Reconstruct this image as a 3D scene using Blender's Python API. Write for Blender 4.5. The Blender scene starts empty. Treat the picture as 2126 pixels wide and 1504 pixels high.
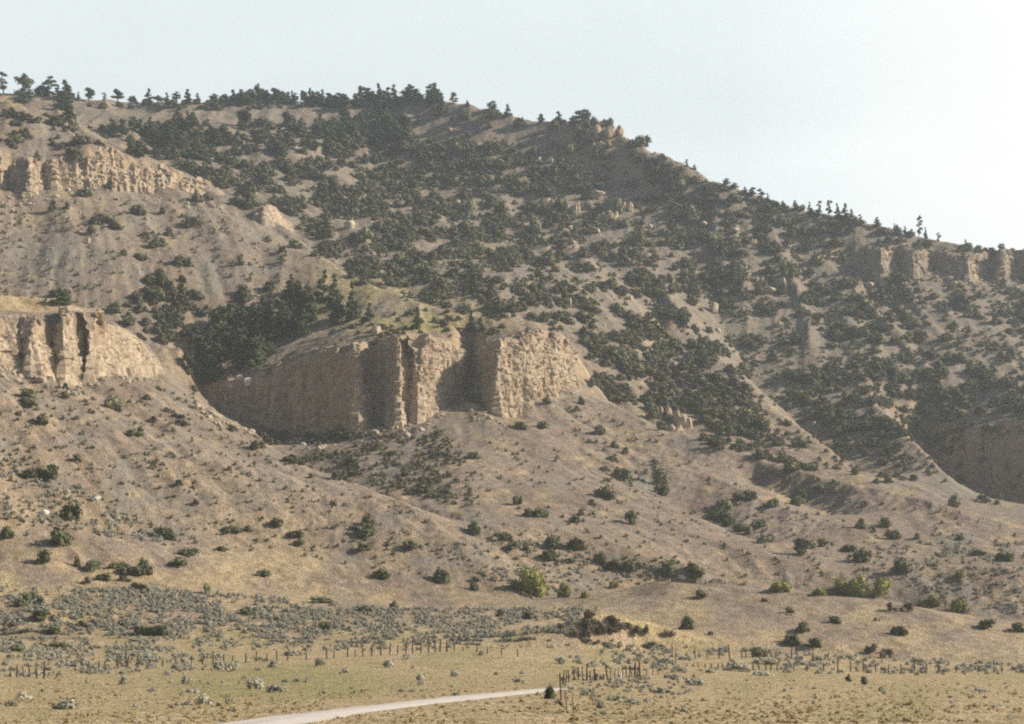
import bpy, math, random
import numpy as np
from mathutils import Vector
random.seed(7); rng = np.random.default_rng(11)
sc = bpy.context.scene
R = math.radians

# ------------------------------------------------------------------ camera
FP, UC, VH, HC = 4000.0, 1063.0, 1365.0, 2.2      # focal length in photo pixels, centre column, horizon row, eye height
cam_d = bpy.data.cameras.new('camera'); cam = bpy.data.objects.new('camera', cam_d)
sc.collection.objects.link(cam); sc.camera = cam
cam.location = (0, 0, HC); cam.rotation_euler = (R(90), 0, 0)
cam_d.sensor_width = 36; cam_d.lens = 36 * FP / 2126
cam_d.shift_y = (VH - 752) / 2126
cam_d.clip_start = 1; cam_d.clip_end = 9000

# ------------------------------------------------------------------ sky and sun
SUN_EL, SUN_AZ = 30.0, 4.0          # azimuth: degrees behind the hill plane, from +X towards +Y
wd = bpy.data.worlds.new('World'); sc.world = wd; wd.use_nodes = True
nt = wd.node_tree; N = nt.nodes; LK = nt.links
bg = N['Background']
sky = N.new('ShaderNodeTexSky'); sky.sky_type = 'NISHITA'; sky.sun_disc = False
sky.sun_elevation = R(SUN_EL); sky.sun_rotation = R(90 - SUN_AZ)
sky.air_density = 1.0; sky.dust_density = 1.2; sky.ozone_density = 1.0
tc = N.new('ShaderNodeTexCoord'); mp = N.new('ShaderNodeMapping'); mp.inputs['Scale'].default_value = (1.6, 1.6, 5.0)
mp.inputs['Rotation'].default_value = (0, R(22), 0)
cn = N.new('ShaderNodeTexNoise'); cn.inputs['Scale'].default_value = 3.0; cn.inputs['Detail'].default_value = 6
cn.inputs['Roughness'].default_value = 0.5; cn.inputs['Distortion'].default_value = 0.3
cr = N.new('ShaderNodeMapRange'); cr.inputs['From Min'].default_value = .25; cr.inputs['From Max'].default_value = .7
cr.inputs['To Min'].default_value = .88; cr.inputs['To Max'].default_value = 1.0
# a bank of thin bright cloud, shaped to whiten the sky beyond the hill; clear elsewhere to limit ambient light
dt = N.new('ShaderNodeVectorMath'); dt.operation = 'DOT_PRODUCT'; dt.inputs[1].default_value = Vector((.10, .95, .27)).normalized()
dm = N.new('ShaderNodeMapRange'); dm.interpolation_type = 'SMOOTHSTEP'; dm.inputs['From Min'].default_value = .83; dm.inputs['From Max'].default_value = .92
mm = N.new('ShaderNodeMath'); mm.operation = 'MULTIPLY'
dw = N.new('ShaderNodeVectorMath'); dw.operation = 'DOT_PRODUCT'; dw.inputs[1].default_value = Vector((.60, .76, .24)).normalized()
dwm = N.new('ShaderNodeMapRange'); dwm.inputs['From Min'].default_value = .86; dwm.inputs['From Max'].default_value = .97
cc = N.new('ShaderNodeMixRGB'); cc.inputs['Color1'].default_value = (13.8, 15.0, 15.1, 1); cc.inputs['Color2'].default_value = (20.4, 20.0, 19.0, 1)
mx = N.new('ShaderNodeMixRGB')
LK.new(tc.outputs['Generated'], mp.inputs['Vector']); LK.new(mp.outputs['Vector'], cn.inputs['Vector'])
LK.new(tc.outputs['Generated'], dt.inputs[0]); LK.new(tc.outputs['Generated'], dw.inputs[0])
LK.new(dt.outputs['Value'], dm.inputs['Value']); LK.new(dw.outputs['Value'], dwm.inputs['Value'])
LK.new(cn.outputs['Fac'], cr.inputs['Value']); LK.new(cr.outputs['Result'], mm.inputs[0]); LK.new(dm.outputs['Result'], mm.inputs[1])
LK.new(dwm.outputs['Result'], cc.inputs['Fac']); LK.new(cc.outputs['Color'], mx.inputs['Color2'])
LK.new(mm.outputs['Value'], mx.inputs['Fac'])
LK.new(sky.outputs['Color'], mx.inputs['Color1']); LK.new(mx.outputs['Color'], bg.inputs['Color'])
bg.inputs['Strength'].default_value = 0.043
sl = bpy.data.lights.new('sun', 'SUN'); so = bpy.data.objects.new('sun', sl); sc.collection.objects.link(so)
sl.energy = 4.6; sl.angle = R(0.5); sl.color = (1.0, .88, .72)
so.rotation_euler = (0, R(90 - SUN_EL), R(SUN_AZ)); so.location = (400, 100, 300)
vs = sc.view_settings; vs.view_transform = 'Standard'; vs.look = 'None'; vs.exposure = 0.65; vs.gamma = 1.0
vs.use_curve_mapping = False
sc.cycles.filter_width = 2.1; sc.cycles.use_denoising = False
sc.cycles.max_bounces = 5; sc.cycles.diffuse_bounces = 3; sc.cycles.volume_bounces = 1
sc.cycles.transparent_max_bounces = 8

# ------------------------------------------------------------------ helpers
def W(u, v, D): return ((u - UC) / FP * D, D, HC + (VH - v) / FP * D)

def _h(i, j, k):
    n = (i.astype(np.int64) * 374761393 + j.astype(np.int64) * 668265263 + k * 974634777) & 0x7fffffff
    n = ((n ^ (n >> 13)) * 1274126177) & 0x7fffffff
    return ((n ^ (n >> 16)) & 0xffff) / 65535.0
def vn(x, y, k=0):                       # value noise, -1..1
    x = np.asarray(x, float); y = np.asarray(y, float)
    i = np.floor(x); j = np.floor(y); fx = x - i; fy = y - j
    fx = fx * fx * fx * (fx * (fx * 6 - 15) + 10); fy = fy * fy * fy * (fy * (fy * 6 - 15) + 10)
    a = _h(i, j, k); b = _h(i + 1, j, k); c = _h(i, j + 1, k); d = _h(i + 1, j + 1, k)
    return 2 * (a + (b - a) * fx + (c - a) * fy + (a - b - c + d) * fx * fy) - 1
def fbm(x, y, k=0, o=4, g=.5):
    s = 0; a = 1; t = 0
    for q in range(o):
        s = s + a * vn(x * 2 ** q + 17.3 * q, y * 2 ** q - 9.1 * q, k + q); t += a; a *= g
    return s / t

def tag(o, label=None, cat=None, group=None, kind=None):
    if label: o['label'] = label
    if cat: o['category'] = cat
    if group: o['group'] = group
    if kind: o['kind'] = kind
    return o
def mesh_obj(name, verts, faces, mat=None, parent=None, smooth=True):
    me = bpy.data.meshes.new(name)
    verts = np.asarray(verts, np.float32); faces = np.asarray(faces, np.int32)
    n, m = faces.shape
    me.vertices.add(len(verts)); me.vertices.foreach_set('co', verts.ravel())
    me.loops.add(n * m); me.loops.foreach_set('vertex_index', faces.ravel())
    me.polygons.add(n); me.polygons.foreach_set('loop_start', np.arange(0, n * m, m, dtype=np.int32))
    me.polygons.foreach_set('use_smooth', np.full(n, smooth))
    me.update(calc_edges=True)
    if mat: me.materials.append(mat)
    o = bpy.data.objects.new(name, me); sc.collection.objects.link(o)
    if parent: o.parent = parent
    return o
def grid_faces(nr, nc):
    i = np.arange(nr - 1)[:, None] * nc + np.arange(nc - 1)[None, :]
    return np.stack([i, i + 1, i + nc + 1, i + nc], -1).reshape(-1, 4)

# ------------------------------------------------------------------ materials
def new_mat(name):
    m = bpy.data.materials.new(name); m.use_nodes = True
    b = m.node_tree.nodes['Principled BSDF']; b.inputs['Roughness'].default_value = .95
    b.inputs['Specular IOR Level'].default_value = .15
    return m, m.node_tree.nodes, m.node_tree.links, b
def noise_node(N, L, scale, detail=4, rough=.6, vec=None, dim='3D'):
    n = N.new('ShaderNodeTexNoise'); n.inputs['Scale'].default_value = scale
    n.inputs['Detail'].default_value = detail; n.inputs['Roughness'].default_value = rough
    if vec: L.new(vec, n.inputs['Vector'])
    return n
def ramp(N, L, src, stops):
    r = N.new('ShaderNodeValToRGB'); e = r.color_ramp.elements
    e[0].position, e[0].color = stops[0][0], (*stops[0][1], 1)
    e[1].position, e[1].color = stops[-1][0], (*stops[-1][1], 1)
    for p, c in stops[1:-1]:
        x = e.new(p); x.color = (*c, 1)
    L.new(src, r.inputs['Fac']); return r
def mixc(N, L, fac, a, b, mode='MIX'):
    m = N.new('ShaderNodeMixRGB'); m.blend_type = mode
    for s, v in (('Fac', fac), ('Color1', a), ('Color2', b)):
        if isinstance(v, (int, float)): m.inputs[s].default_value = v
        elif isinstance(v, tuple): m.inputs[s].default_value = (*v, 1)
        else: L.new(v, m.inputs[s])
    return m.outputs['Color']
def bump(N, L, b, h, dist, strength=1.0):
    n = N.new('ShaderNodeBump'); n.inputs['Distance'].default_value = dist; n.inputs['Strength'].default_value = strength
    L.new(h, n.inputs['Height']); L.new(n.outputs['Normal'], b.inputs['Normal'])

def mat_ground():
    m, N, L, b = new_mat('hill_ground')
    tc = N.new('ShaderNodeTexCoord'); vec = tc.outputs['Object']
    at = N.new('ShaderNodeAttribute'); at.attribute_name = 'zone'
    sp = N.new('ShaderNodeSeparateColor'); L.new(at.outputs['Color'], sp.inputs['Color'])
    big = noise_node(N, L, .035, 4, .6, vec); mid = noise_node(N, L, .35, 5, .7, vec); fine = noise_node(N, L, 2.2, 3, .7, vec)
    dirt = ramp(N, L, big.outputs['Fac'], [(.3, (.275, .218, .17)), (.5, (.33, .266, .215)), (.72, (.362, .298, .247))])
    dirt2 = ramp(N, L, mid.outputs['Fac'], [(.3, (.62, .60, .57)), (.5, (.95, .95, .95)), (.68, (1.22, 1.2, 1.16))])
    c = mixc(N, L, 1.0, dirt.outputs['Color'], dirt2.outputs['Color'], 'MULTIPLY')
    rock = ramp(N, L, mid.outputs['Fac'], [(.3, (.36, .27, .18)), (.7, (.52, .41, .29))])
    c = mixc(N, L, sp.outputs['Blue'], c, rock.outputs['Color'])
    gold = ramp(N, L, mid.outputs['Fac'], [(.28, (.33, .255, .145)), (.5, (.51, .40, .24)), (.72, (.62, .50, .33))])
    green = ramp(N, L, mid.outputs['Fac'], [(.28, (.26, .23, .105)), (.5, (.38, .335, .16)), (.72, (.48, .41, .22))])
    g = mixc(N, L, sp.outputs['Green'], gold.outputs['Color'], green.outputs['Color'])
    c = mixc(N, L, sp.outputs['Red'], c, g)
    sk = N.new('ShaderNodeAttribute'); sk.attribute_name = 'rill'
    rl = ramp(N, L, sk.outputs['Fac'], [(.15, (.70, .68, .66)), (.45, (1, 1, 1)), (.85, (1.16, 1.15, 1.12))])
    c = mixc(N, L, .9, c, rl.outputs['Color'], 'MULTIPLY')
    peb = N.new('ShaderNodeTexVoronoi'); peb.inputs['Scale'].default_value = 1.1; L.new(vec, peb.inputs['Vector'])
    pr = ramp(N, L, peb.outputs['Distance'], [(.12, (1.3, 1.28, 1.24)), (.3, (1, 1, 1)), (.75, (.85, .85, .84))])
    c = mixc(N, L, .8, c, pr.outputs['Color'], 'MULTIPLY')
    fr = ramp(N, L, fine.outputs['Fac'], [(.3, (.6, .6, .6)), (.5, (1, 1, 1)), (.7, (1.36, 1.34, 1.3))])
    c = mixc(N, L, .8, c, fr.outputs['Color'], 'MULTIPLY')
    sg = mixc(N, L, at.outputs['Alpha'], c, (.27, .255, .215))   # bare grey shale
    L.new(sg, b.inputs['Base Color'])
    md = N.new('ShaderNodeMath'); md.operation = 'ADD'; L.new(mid.outputs['Fac'], md.inputs[0]); L.new(fine.outputs['Fac'], md.inputs[1])
    bump(N, L, b, md.outputs[0], .8, .8)
    return m
def mat_rock(name, lo, hi, sc1=.25, beds=0.0):
    m, N, L, b = new_mat(name)
    tc = N.new('ShaderNodeTexCoord'); mp = N.new('ShaderNodeMapping'); mp.inputs['Scale'].default_value = (1, 1, 2.2)
    L.new(tc.outputs['Object'], mp.inputs['Vector'])
    a = noise_node(N, L, sc1, 6, .65, mp.outputs['Vector']); f = noise_node(N, L, 2.0, 4, .7, tc.outputs['Object'])
    r = ramp(N, L, a.outputs['Fac'], [(.3, lo), (.52, tuple((x + y) / 2 for x, y in zip(lo, hi))), (.7, hi)])
    fr = ramp(N, L, f.outputs['Fac'], [(.3, (.7, .7, .7)), (.7, (1.15, 1.15, 1.15))])
    c = mixc(N, L, .7, r.outputs['Color'], fr.outputs['Color'], 'MULTIPLY')
    if beds:
        m2 = N.new('ShaderNodeMapping'); m2.inputs['Scale'].default_value = (.03, .03, .75); L.new(tc.outputs['Object'], m2.inputs['Vector'])
        n2 = noise_node(N, L, 1.0, 5, .75, m2.outputs['Vector'])          # bedding of different stone
        r2 = ramp(N, L, n2.outputs['Fac'], [(.36, (.74, .70, .66)), (.47, (1, 1, 1)), (.55, (.9, .88, .85)), (.64, (1.16, 1.14, 1.1))])
        c = mixc(N, L, beds, c, r2.outputs['Color'], 'MULTIPLY')
        m3 = N.new('ShaderNodeMapping'); m3.inputs['Scale'].default_value = (.55, .55, .05); L.new(tc.outputs['Object'], m3.inputs['Vector'])
        n3 = noise_node(N, L, 1.0, 4, .65, m3.outputs['Vector'])          # water stains running down the face
        r3 = ramp(N, L, n3.outputs['Fac'], [(.36, (.62, .58, .55)), (.5, (1, 1, 1)), (.66, (1.08, 1.07, 1.05))])
        c = mixc(N, L, .8, c, r3.outputs['Color'], 'MULTIPLY')
    L.new(c, b.inputs['Base Color'])
    bump(N, L, b, f.outputs['Fac'], .5, .8)
    return m
def mat_leaf(name, lo, hi, scale=1.2):
    m, N, L, b = new_mat(name)
    tc = N.new('ShaderNodeTexCoord'); oi = N.new('ShaderNodeObjectInfo')
    a = noise_node(N, L, scale, 4, .7, tc.outputs['Object'])
    r = ramp(N, L, a.outputs['Fac'], [(.3, lo), (.7, hi)])
    hs = N.new('ShaderNodeHueSaturation'); L.new(r.outputs['Color'], hs.inputs['Color'])
    mr = N.new('ShaderNodeMapRange'); mr.inputs['To Min'].default_value = .75; mr.inputs['To Max'].default_value = 1.35
    L.new(oi.outputs['Random'], mr.inputs['Value']); L.new(mr.outputs['Result'], hs.inputs['Value'])
    L.new(hs.outputs['Color'], b.inputs['Base Color'])
    return m
def mat_plain(name, lo, hi, scale=3.0):
    m, N, L, b = new_mat(name)
    tc = N.new('ShaderNodeTexCoord'); a = noise_node(N, L, scale, 5, .7, tc.outputs['Object'])
    L.new(ramp(N, L, a.outputs['Fac'], [(.3, lo), (.7, hi)]).outputs['Color'], b.inputs['Base Color'])
    return m
M_GROUND = mat_ground()
M_CLIFF = mat_rock('sandstone', (.42, .345, .255), (.62, .52, .40), beds=.9)
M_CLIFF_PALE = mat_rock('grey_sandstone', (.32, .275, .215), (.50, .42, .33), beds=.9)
M_STONE = mat_rock('loose_stone', (.45, .37, .28), (.66, .57, .45), 1.0)
M_WHITE = mat_rock('white_stone', (.7, .68, .62), (.85, .83, .78), 1.0)
M_BARK = mat_plain('bark', (.07, .055, .045), (.14, .11, .09))
M_PINE = mat_leaf('pine_needles', (.048, .066, .034), (.11, .135, .068))
M_JUN = mat_leaf('juniper_leaves', (.078, .092, .05), (.16, .17, .092))
M_SCRUB = mat_leaf('scrub_leaves', (.14, .148, .09), (.25, .242, .15))
M_BRUSH = mat_leaf('brush_leaves', (.10, .107, .064), (.195, .188, .118))
M_SAGE = mat_leaf('sage_leaves', (.31, .305, .25), (.50, .49, .405))
M_DEAD = mat_leaf('dry_shrub_twigs', (.10, .085, .06), (.18, .15, .11))
M_GRASS = mat_leaf('dry_grass', (.44, .35, .20), (.62, .51, .31))
M_WILLOW = mat_leaf('willow_leaves', (.17, .18, .05), (.32, .31, .11))
M_POST = mat_plain('weathered_wood', (.06, .04, .03), (.14, .10, .075))
M_WIRE = mat_plain('rusty_wire', (.08, .07, .06), (.12, .10, .09))
def mat_road():
    m, N, L, b = new_mat('gravel')
    tc = N.new('ShaderNodeTexCoord'); a = noise_node(N, L, 1.5, 5, .7, tc.outputs['Object'])
    r = ramp(N, L, a.outputs['Fac'], [(.3, (.52, .48, .45)), (.7, (.68, .64, .61))])
    at = N.new('ShaderNodeAttribute'); at.attribute_name = 'verge'
    L.new(mixc(N, L, at.outputs['Fac'], r.outputs['Color'], (.42, .37, .28)), b.inputs['Base Color'])
    return m
M_ROAD = mat_road()

# ------------------------------------------------------------------ cliffs: (u, base row, top row, distance)
CLIFFS = {
 'E': [(-400,720,640,447),(-60,745,652,482),(0,762,655,490),(50,770,655,497),(64,771,660,491),(84,774,662,494),(113,790,650,504),(130,795,645,499),(150,797,640,502),(172,790,638,512),(186,780,645,507),
       (204,772,658,513),(260,765,680,533),(305,766,718,549),(328,770,748,560)],
 'F': [(395,842,830,656),(430,848,800,652),(520,897,768,640),(600,910,742,628),(680,905,722,616),(742,893,712,603),(768,890,705,615),
       (800,884,700,611),(828,881,695,602),(850,879,692,613),(868,872,690,606),(900,852,690,619),(938,825,704,633),(958,812,722,645),
       (975,835,738,652),(1000,850,716,641),(1033,870,702,616),(1060,864,692,623),(1078,840,690,628),(1118,822,682,638),(1152,812,686,647),
       (1180,804,696,655),(1194,800,735,662)],
 'G': [(-400,372,300,735),(-60,388,312,752),(0,395,315,762),(24,398,318,767),(60,402,328,758),(78,400,326,768),(95,395,330,772),(112,396,332,768),
       (140,392,320,776),(190,386,300,781),(240,387,305,788),(300,392,330,797),(380,404,350,804),(430,420,374,809),(462,430,402,814)],
 'N': [(528,448,432,786),(548,458,418,782),(575,470,428,790),(598,480,455,797),(608,484,474,802)],
 'R': [(1745,556,547,892),(1785,571,519,890),(1830,578,515,874),(1860,573,512,892),(1898,564,515,880),(1932,564,519,897),(2010,578,527,880),
       (2056,582,522,907),(2080,578,519,890),(2110,580,517,906),(2200,586,527,883),(2600,616,547,881)],
 'J': [(1925,985,925,752),(1975,1030,890,734),(2050,1085,880,712),(2126,1105,870,692),(2450,1110,860,640)],
}
LEAN = dict(E=9, F=4, G=8, N=5, R=4, J=8)
# ------------------------------------------------------------------ the lie of the land: (u, row, distance) along ridges, toes and valley floors
LINES = [
 ('lr', [(0,1953,15)]), ('lr', [(0,1585,40)]), ('lr', [(0,1500,65)]), ('lr', [(0,1453,100)]),
 ('', [(-300,1440,130),(0,1432,135),(1000,1432,135),(2126,1430,135)]), ('', [(-300,1425,170),(60,1440,170),(350,1438,160),(700,1435,150),(1000,1425,160),(1180,1416,175),(2126,1414,180)]),
 ('l', [(0,1398,220),(120,1394,228),(300,1388,240),(560,1378,258),(800,1366,270),(950,1351,278),(1060,1366,265),(1170,1398,240)]),
 ('', [(1170,1402,240),(1350,1400,250),(1700,1402,250)]), ('r', [(1350,1397,300),(1700,1396,300),(2126,1404,290)]),
 ('lr', [(0,1345,320),(600,1342,322),(1150,1345,335),(1350,1352,345),(1500,1356,345),(1650,1362,340),(1850,1378,335),(2126,1388,330)]),
 ('l', [(0,1326,338),(300,1324,338),(560,1330,338),(800,1325,340)]),
 ('l', [(0,1264,352),(200,1270,352),(400,1294,352),(560,1311,350),(800,1308,352),(1100,1308,352)]),
 ('', [(1120,1318,338),(1180,1296,342),(1240,1270,346),(1290,1278,348),(1340,1292,350),(1410,1314,352)]),
 ('', [(1110,1300,360),(1240,1298,364),(1420,1305,366)]),
 ('r', [(1600,1352,350),(1700,1360,350),(1900,1372,348),(2126,1382,344)]), ('r', [(1590,1330,356),(1700,1332,357),(1850,1348,355),(2126,1360,355)]),
 ('r', [(1180,1262,392),(1250,1236,400),(1350,1206,404),(1500,1211,402),(1700,1236,396),(1850,1246,392),(2000,1290,380),(2126,1318,372)]),
 ('r', [(1080,1246,415),(1250,1238,428),(1350,1228,440),(1500,1224,446),(1700,1240,444),(1860,1252,440),(2000,1296,425),(2126,1302,420)]),
 ('l', [(0,1192,374),(200,1196,380),(400,1212,388),(600,1228,396),(800,1247,396),(1000,1262,396)]),
 ('l', [(0,1045,404),(150,1084,410),(350,1122,419),(500,1128,425),(650,1145,428),(800,1180,423),(930,1216,418),(1060,1246,410)]),
 # left lower hill, its crest against the valley, valley behind
 ('l', [(0,612,565),(118,617,572),(165,634,576),(240,672,580),(310,715,572),(345,764,570),(378,800,562),(410,830,552),(460,862,540),(530,906,518),(570,940,505),(640,975,488),(700,1002,474),
        (780,1022,462),(850,1045,454),(900,1075,446),(960,1130,434)]),
 ('l', [(0,700,634),(160,740,626),(300,830,612),(400,912,596),(500,968,576),(600,1012,552),(700,1042,524),(780,1062,500),(850,1080,482),(920,1100,466)]),
 # middle talus
 ('', [(560,925,606),(600,925,606),(740,925,588),(850,905,588),(900,880,595)]), ('', [(720,1010,530),(800,1022,512),(880,1050,490),(960,1064,478),(990,1072,474)]),
 ('', [(950,822,632),(1010,860,612),(1050,890,596),(1120,925,574),(1200,965,555),(1300,1022,530),(1400,1075,506),(1500,1120,486),(1600,1150,470),(1720,1178,458)]),
 ('', [(965,930,560),(960,990,520),(985,1060,480)]),
 ('', [(1000,1085,462),(1100,1080,466),(1200,1110,460),(1350,1160,448),(1500,1195,444),(1650,1205,444)]),
 # second talus spur and the gullies beside it
 ('', [(1190,802,668),(1300,850,644),(1380,890,624),(1440,912,608),(1560,946,590),(1700,985,570),(1800,1006,558),(1900,1028,546),(2000,1060,532),(2126,1098,518),(2500,1150,490)]),
 ('', [(1240,880,630),(1320,930,600),(1380,962,584),(1480,992,566),(1560,1032,546),(1640,1056,532),(1760,1092,510),(1850,1132,490),(1950,1160,475)]),
 ('', [(1300,975,578),(1400,1040,548),(1450,1076,530),(1520,1108,516),(1600,1138,498)]),
 ('', [(1560,1004,580),(1620,1030,568),(1700,1062,552),(1760,1084,540)]),
 ('r', [(1700,1190,450),(1900,1170,456),(2126,1180,450)]), ('r', [(1750,1212,446),(2000,1215,445),(2126,1240,440)]),
 # upper left hill
 ('l', [(0,212,832),(100,225,838),(150,240,842),(200,285,835),(300,324,825),(380,362,820),(450,398,814),(500,410,806),(540,418,800),(600,472,786),(640,515,764),(660,532,748),(760,592,706),(860,628,686),(960,652,672),(1060,660,668)]),
 ('l', [(0,320,880),(150,335,884),(300,410,870),(450,480,850),(600,555,815),(660,600,785),(760,640,745),(860,668,715),(960,690,700)]),
 ('l', [(0,520,700),(200,540,700),(400,560,712),(560,560,725),(680,590,706)]),
 ('', [(330,742,640),(420,700,668),(520,660,690),(620,640,694)]), ('', [(420,790,660),(520,740,668),(620,712,664),(700,690,656),(760,680,650)]),
 ('', [(760,668,662),(860,668,655),(950,675,652),(1050,668,660)]), ('', [(1040,672,660),(1110,664,668),(1172,686,676),(1205,760,684)]),
 ('', [(1060,690,694),(1140,700,705),(1220,790,694),(1300,880,676),(1380,935,652),(1450,960,636),(1560,990,620),(1700,1032,602),(1800,1056,590),(1900,1082,580),(2050,1126,562)]),
 # the big slope
 ('', [(1000,620,740),(1060,602,756),(1120,578,772),(1200,566,790),(1260,572,800),(1300,590,800)]),
 ('', [(1160,690,720),(1300,690,745),(1400,650,785)]),
 ('', [(1350,560,870),(1430,680,790),(1520,770,750),(1640,880,700),(1720,940,664),(1800,1004,618)]),
 ('', [(1480,570,880),(1490,680,830),(1560,800,775),(1700,920,715),(1810,1010,655)]),
 ('', [(1370,640,830),(1380,760,748),(1420,860,700)]),
 ('', [(1700,600,865),(1760,720,800),(1820,830,740),(1880,900,698),(1960,980,650),(2050,1062,602)]),
 ('', [(1860,860,752),(1900,940,722),(1960,1015,692),(2050,1105,656)]),
 ('', [(1850,640,852),(2126,640,856),(2500,660,850)]), ('', [(1900,740,802),(2126,740,804),(2500,760,790)]), ('', [(1930,860,765),(2000,855,752),(2126,845,736),(2450,835,690)]),
 ('', [(700,500,850),(760,440,920),(850,370,980),(900,300,1010)]),
 ('', [(560,480,850),(600,400,920),(680,320,990),(780,280,1025)]),
 ('', [(640,520,810),(700,560,780),(820,600,745)]),
 ('', [(300,330,930),(400,310,960),(520,320,960),(640,300,985),(740,262,1020),(860,246,1030)]),
 ('', [(200,270,940),(320,262,980),(440,262,1000),(560,280,1000)]),
 ('', [(900,440,930),(1000,430,945),(1090,412,960),(1200,405,965),(1320,415,955),(1400,430,945)]),
 ('', [(1080,450,935),(1200,470,925),(1320,462,930)]),
 ('', [(1120,290,1000),(1160,340,985),(1300,380,965),(1400,400,955),(1520,410,950)]),
 ('', [(1190,300,992),(1240,285,990),(1300,310,985)]),
 ('lr', [(-60,192,1100),(60,192,1100),(180,208,1100),(300,212,1100),(400,214,1100),(500,208,1095),(600,212,1090),(700,214,1080),(760,206,1070),(800,212,1060),(880,202,1045),(960,216,1030),(1010,228,1025),
        (1060,240,1018),(1110,250,1010),(1150,254,1008),(1195,250,1003),(1205,242,1000),(1240,238,997),(1270,242,992),(1285,262,990),(1310,284,982),(1400,332,965),(1500,378,945),(1600,421,934),(1700,444,922),(1800,466,915),(1900,488,911),(2000,506,909),(2126,520,908),(2600,560,915)]),
]
# ------------------------------------------------------------------ solve the terrain surface through those lines
GU0, GU1, GSU = -720, 2840, 8
GL0, GL1, GSL = math.log(14), math.log(1750), .004
nu = int((GU1 - GU0) / GSU) + 1; nl = int((GL1 - GL0) / GSL) + 1
def _line_pts(kind, pts):
    p = sorted(pts) if len(pts) > 2 and (pts[-1][0] - pts[0][0]) > 150 else list(pts)
    p = [tuple(map(float, q)) for q in pts]
    if 'l' in kind: p = [(GU0, p[0][1], p[0][2])] + p
    if 'r' in kind: p = p + [(GU1, p[-1][1], p[-1][2])]
    p = np.array(p); out = []
    for a, b in zip(p[:-1], p[1:]):
        n = int(max(abs(b[0] - a[0]) / 3, abs(math.log(b[2] / a[2])) / .0015, 1)) + 1
        t = np.linspace(0, 1, n)[:, None]; out.append(a + (b - a) * t)
    return np.concatenate(out)
cons = []
for k, pts in LINES: cons.append(_line_pts(k, pts))
sky_l = cons[-1]
back = sky_l.copy(); back[:, 2] *= 1.13
zb = (VH - sky_l[:, 1]) * sky_l[:, 2] / FP - 14; back[:, 1] = VH - zb * FP / back[:, 2]; cons.append(back)
back2 = back.copy(); back2[:, 2] = 1700; zb2 = zb - 30; back2[:, 1] = VH - zb2 * FP / back2[:, 2]; cons.append(back2)
for k, pts in CLIFFS.items():
    cons.append(_line_pts('', [(u, vb, D + 2.0) for u, vb, vt, D in pts]))
    cons.append(_line_pts('', [(u, vt + 3, D + LEAN[k] + 2.5) for u, vb, vt, D in pts]))
cp = np.concatenate(cons)
cu = (cp[:, 0] - GU0) / GSU; cl = (np.log(cp[:, 2]) - GL0) / GSL; cz = HC + (VH - cp[:, 1]) * cp[:, 2] / FP
def solve():
    levels = []; f = 1
    while nu / f > 24: levels.append(f); f *= 2
    Z = None
    for f in levels[::-1]:
        a, b = -(-nu // f) + 1, -(-nl // f) + 1
        S = np.zeros((b, a)); C = np.zeros((b, a))
        i = np.clip(np.rint(cl / f).astype(int), 0, b - 1); j = np.clip(np.rint(cu / f).astype(int), 0, a - 1)
        np.add.at(S, (i, j), cz); np.add.at(C, (i, j), 1); fix = C > 0; val = np.where(fix, S / np.maximum(C, 1), 0)
        if Z is None: Z = np.full((b, a), 100.0)
        else:
            yy = np.clip(np.arange(b) / 2, 0, Z.shape[0] - 1); xx = np.clip(np.arange(a) / 2, 0, Z.shape[1] - 1)
            y0 = np.minimum(yy.astype(int), Z.shape[0] - 2); x0 = np.minimum(xx.astype(int), Z.shape[1] - 2)
            fy = (yy - y0)[:, None]; fx = (xx - x0)[None, :]
            Z = (Z[y0][:, x0] * (1 - fy) * (1 - fx) + Z[y0 + 1][:, x0] * fy * (1 - fx) + Z[y0][:, x0 + 1] * (1 - fy) * fx + Z[y0 + 1][:, x0 + 1] * fy * fx)
        Z = np.where(fix, val, Z)
        wu = 1 / (2 * .002 ** 2); wl = 1 / (2 * .004 ** 2); wl *= .6; s = 2 * (wu + wl); ww, wv = wu / s, wl / s
        par = (np.add.outer(np.arange(b), np.arange(a)) % 2).astype(bool)
        for it in range(260 if f > 1 else 130):
            for color in (par, ~par):
                P = np.pad(Z, 1, mode='edge')
                n = ww * (P[1:-1, :-2] + P[1:-1, 2:]) + wv * (P[:-2, 1:-1] + P[2:, 1:-1])
                Z = np.where(color & ~fix, Z + 1.6 * (n - Z), Z)
    return Z[:nl, :nu]
ZB = solve()
for _ in range(2):
    P = np.pad(ZB, 1, mode='edge'); ZB = .5 * ZB + .125 * (P[1:-1, :-2] + P[1:-1, 2:] + P[:-2, 1:-1] + P[2:, 1:-1])
gu = GU0 + GSU * np.arange(nu); gD = np.exp(GL0 + GSL * np.arange(nl))
A = ((gu - UC) / FP)[None, :]; DD = gD[:, None]
Za = np.gradient(ZB, GSU / FP, axis=1); Zl = np.gradient(ZB, GSL, axis=0)
GX = Za / DD; GY = (Zl - A * Za) / DD; SLOPE = np.sqrt(GX ** 2 + GY ** 2)
XX = A * DD; YY = DD + 0 * A
def samp(G, X, Y):
    u = (X / np.maximum(Y, 1) * FP + UC - GU0) / GSU; l = (np.log(np.maximum(Y, 14)) - GL0) / GSL
    u = np.clip(u, 0, nu - 1.001); l = np.clip(l, 0, nl - 1.001)
    i = l.astype(int); j = u.astype(int); fy = l - i; fx = u - j
    return G[i, j] * (1 - fy) * (1 - fx) + G[i + 1, j] * fy * (1 - fx) + G[i, j + 1] * (1 - fy) * fx + G[i + 1, j + 1] * fy * fx
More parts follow.
